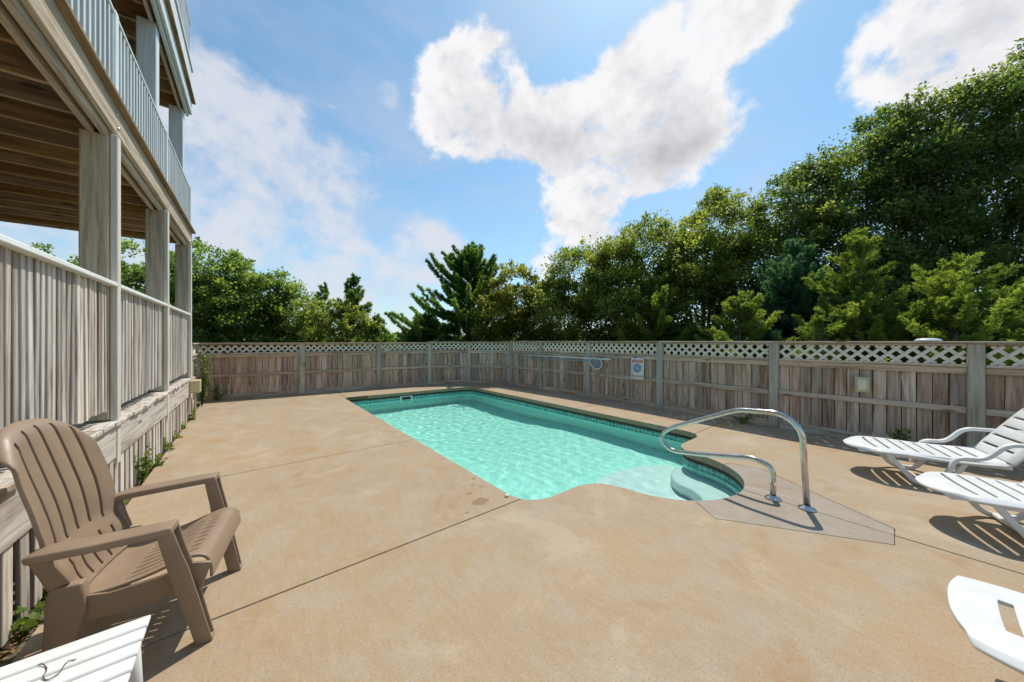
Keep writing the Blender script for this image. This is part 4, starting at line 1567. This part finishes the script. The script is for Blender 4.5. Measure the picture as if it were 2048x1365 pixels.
# far wood on the horizon, one mass
rng = np.random.default_rng(77)
N = 16000
an = rng.uniform(-1.25, 1.25, N) + YAW
dd = rng.uniform(62, 80, N)
top = 2.0 + 1.1 * np.sin(an * 9) * np.sin(an * 23 + 1) + .6 * np.sin(an * 61)
C = np.stack([np.sin(an) * dd, np.cos(an) * dd, rng.uniform(0, 1, N) ** .8 * np.maximum(top, .6)], 1)
P0, A, B = leaves_at(C, np.zeros((N, 3)), .8, rng)
tag(link('far_wood', quads_mesh('far_wood', P0, A, B * 1.6, rng.uniform(0, 1, N)), M['oak_left']), 'low distant wood on the horizon in the gap between trees', 'wood', kind='stuff')


def weed(label, loc, h_, n_, spread, seed, mat=None, group='weeds along the porch skirt'):
    rng = np.random.default_rng(seed)
    root = tag(empty('weed', loc), label, 'weed', group)
    Cs, V, F = [], [], []
    for s_ in range(max(3, n_ // 14)):
        d = np.array([rng.normal() * spread, rng.normal() * spread, h_ * rng.uniform(.5, 1.1)])
        pts = [(0, 0, 0), tuple(d * .5 + rng.normal(size=3) * .01), tuple(d)]
        v_, f_ = tube_geo(pts, [.003, .0025, .0012], 5)
        o_ = len(V)
        V.extend(v_)
        F.extend([tuple(i + o_ for i in ff) for ff in f_])
        u_ = rng.uniform(.2, 1, (14, 1))
        Cs.append(d * u_ + rng.normal(size=(14, 3)) * .012)
    C = np.concatenate(Cs)
    O = unit(C + np.array([0, 0, .05]))
    P0, A, B = leaves_at(C, O, .045, rng, .1)
    link('leaves', quads_mesh('leaves', P0, A, B * 1.3, rng.uniform(.1, 1, len(C))), mat or M['weed'], root)
    link('stem', mesh_from(V, F, 'stem', True), M['weed'], root)
    return root


wl = ['leafy weed at the skirt behind the chair back', 'tall weed climbing the porch skirt', 'low weed by the dark hole in the skirt', 'small weed farther along the skirt', 'weed tuft below the rim board', 'weed near the far end of the skirt', 'last weed at the porch corner', 'weed beside the rear chair leg', 'little weed at the left picture edge']
for i, (y_, h_, n_, sp) in enumerate([(4.25, .34, 90, .05), (5.25, .42, 90, .05), (5.75, .16, 80, .07), (6.5, .2, 50, .05), (7.2, .16, 50, .05), (7.9, .2, 50, .05), (8.7, .26, 60, .06), (3.35, .13, 60, .06), (2.95, .16, 50, .05)]):
    weed(wl[i], (-.90 + (y_ - 4.48) * .0157, y_, -.055), h_, n_, sp, 100 + i)
weed('green vine climbing the end post of the far left fence', (-.80, 10.2, 0), 1.35, 420, .11, 130, M['weed'], 'climbing plants')
weed('weed growing at the foot of the far left fence end', (-.6, 11.05, 0), .45, 160, .13, 131, M['oak_left'], 'weeds at the fence foot')
weed('small weed at the fence foot below the outlet box', (7.08, .22, 0), .26, 90, .08, 132, M['oak_left'], 'weeds at the fence foot')
weed('small weed at the fence foot behind the handrail', (7.05, 2.05, 0), .16, 90, .10, 133, M['oak_left'], 'weeds at the fence foot')
# dry leaf litter along the skirt
N = 900
yy = rng.uniform(2.2, 8.9, N)
C = np.stack([-.925 + (yy - 4.48) * .0157 + np.abs(rng.normal(size=N)) * .035, yy, -.055 + rng.uniform(0, .02, N)], 1)
A = rng.normal(size=(N, 3)) * np.array([1, 1, .3])
A = unit(A) * rng.uniform(.02, .05, (N, 1))
B = unit(np.cross(A, np.array([[0, 0, 1.0]]) + rng.normal(size=(N, 3)) * .3)) * .009
tag(link('leaf_litter', quads_mesh('litter', C, A, B, rng.uniform(0, 1, N), .5), M['dry_leaf']), 'dry brown leaves scattered along the foot of the porch skirt', 'leaves', kind='stuff')
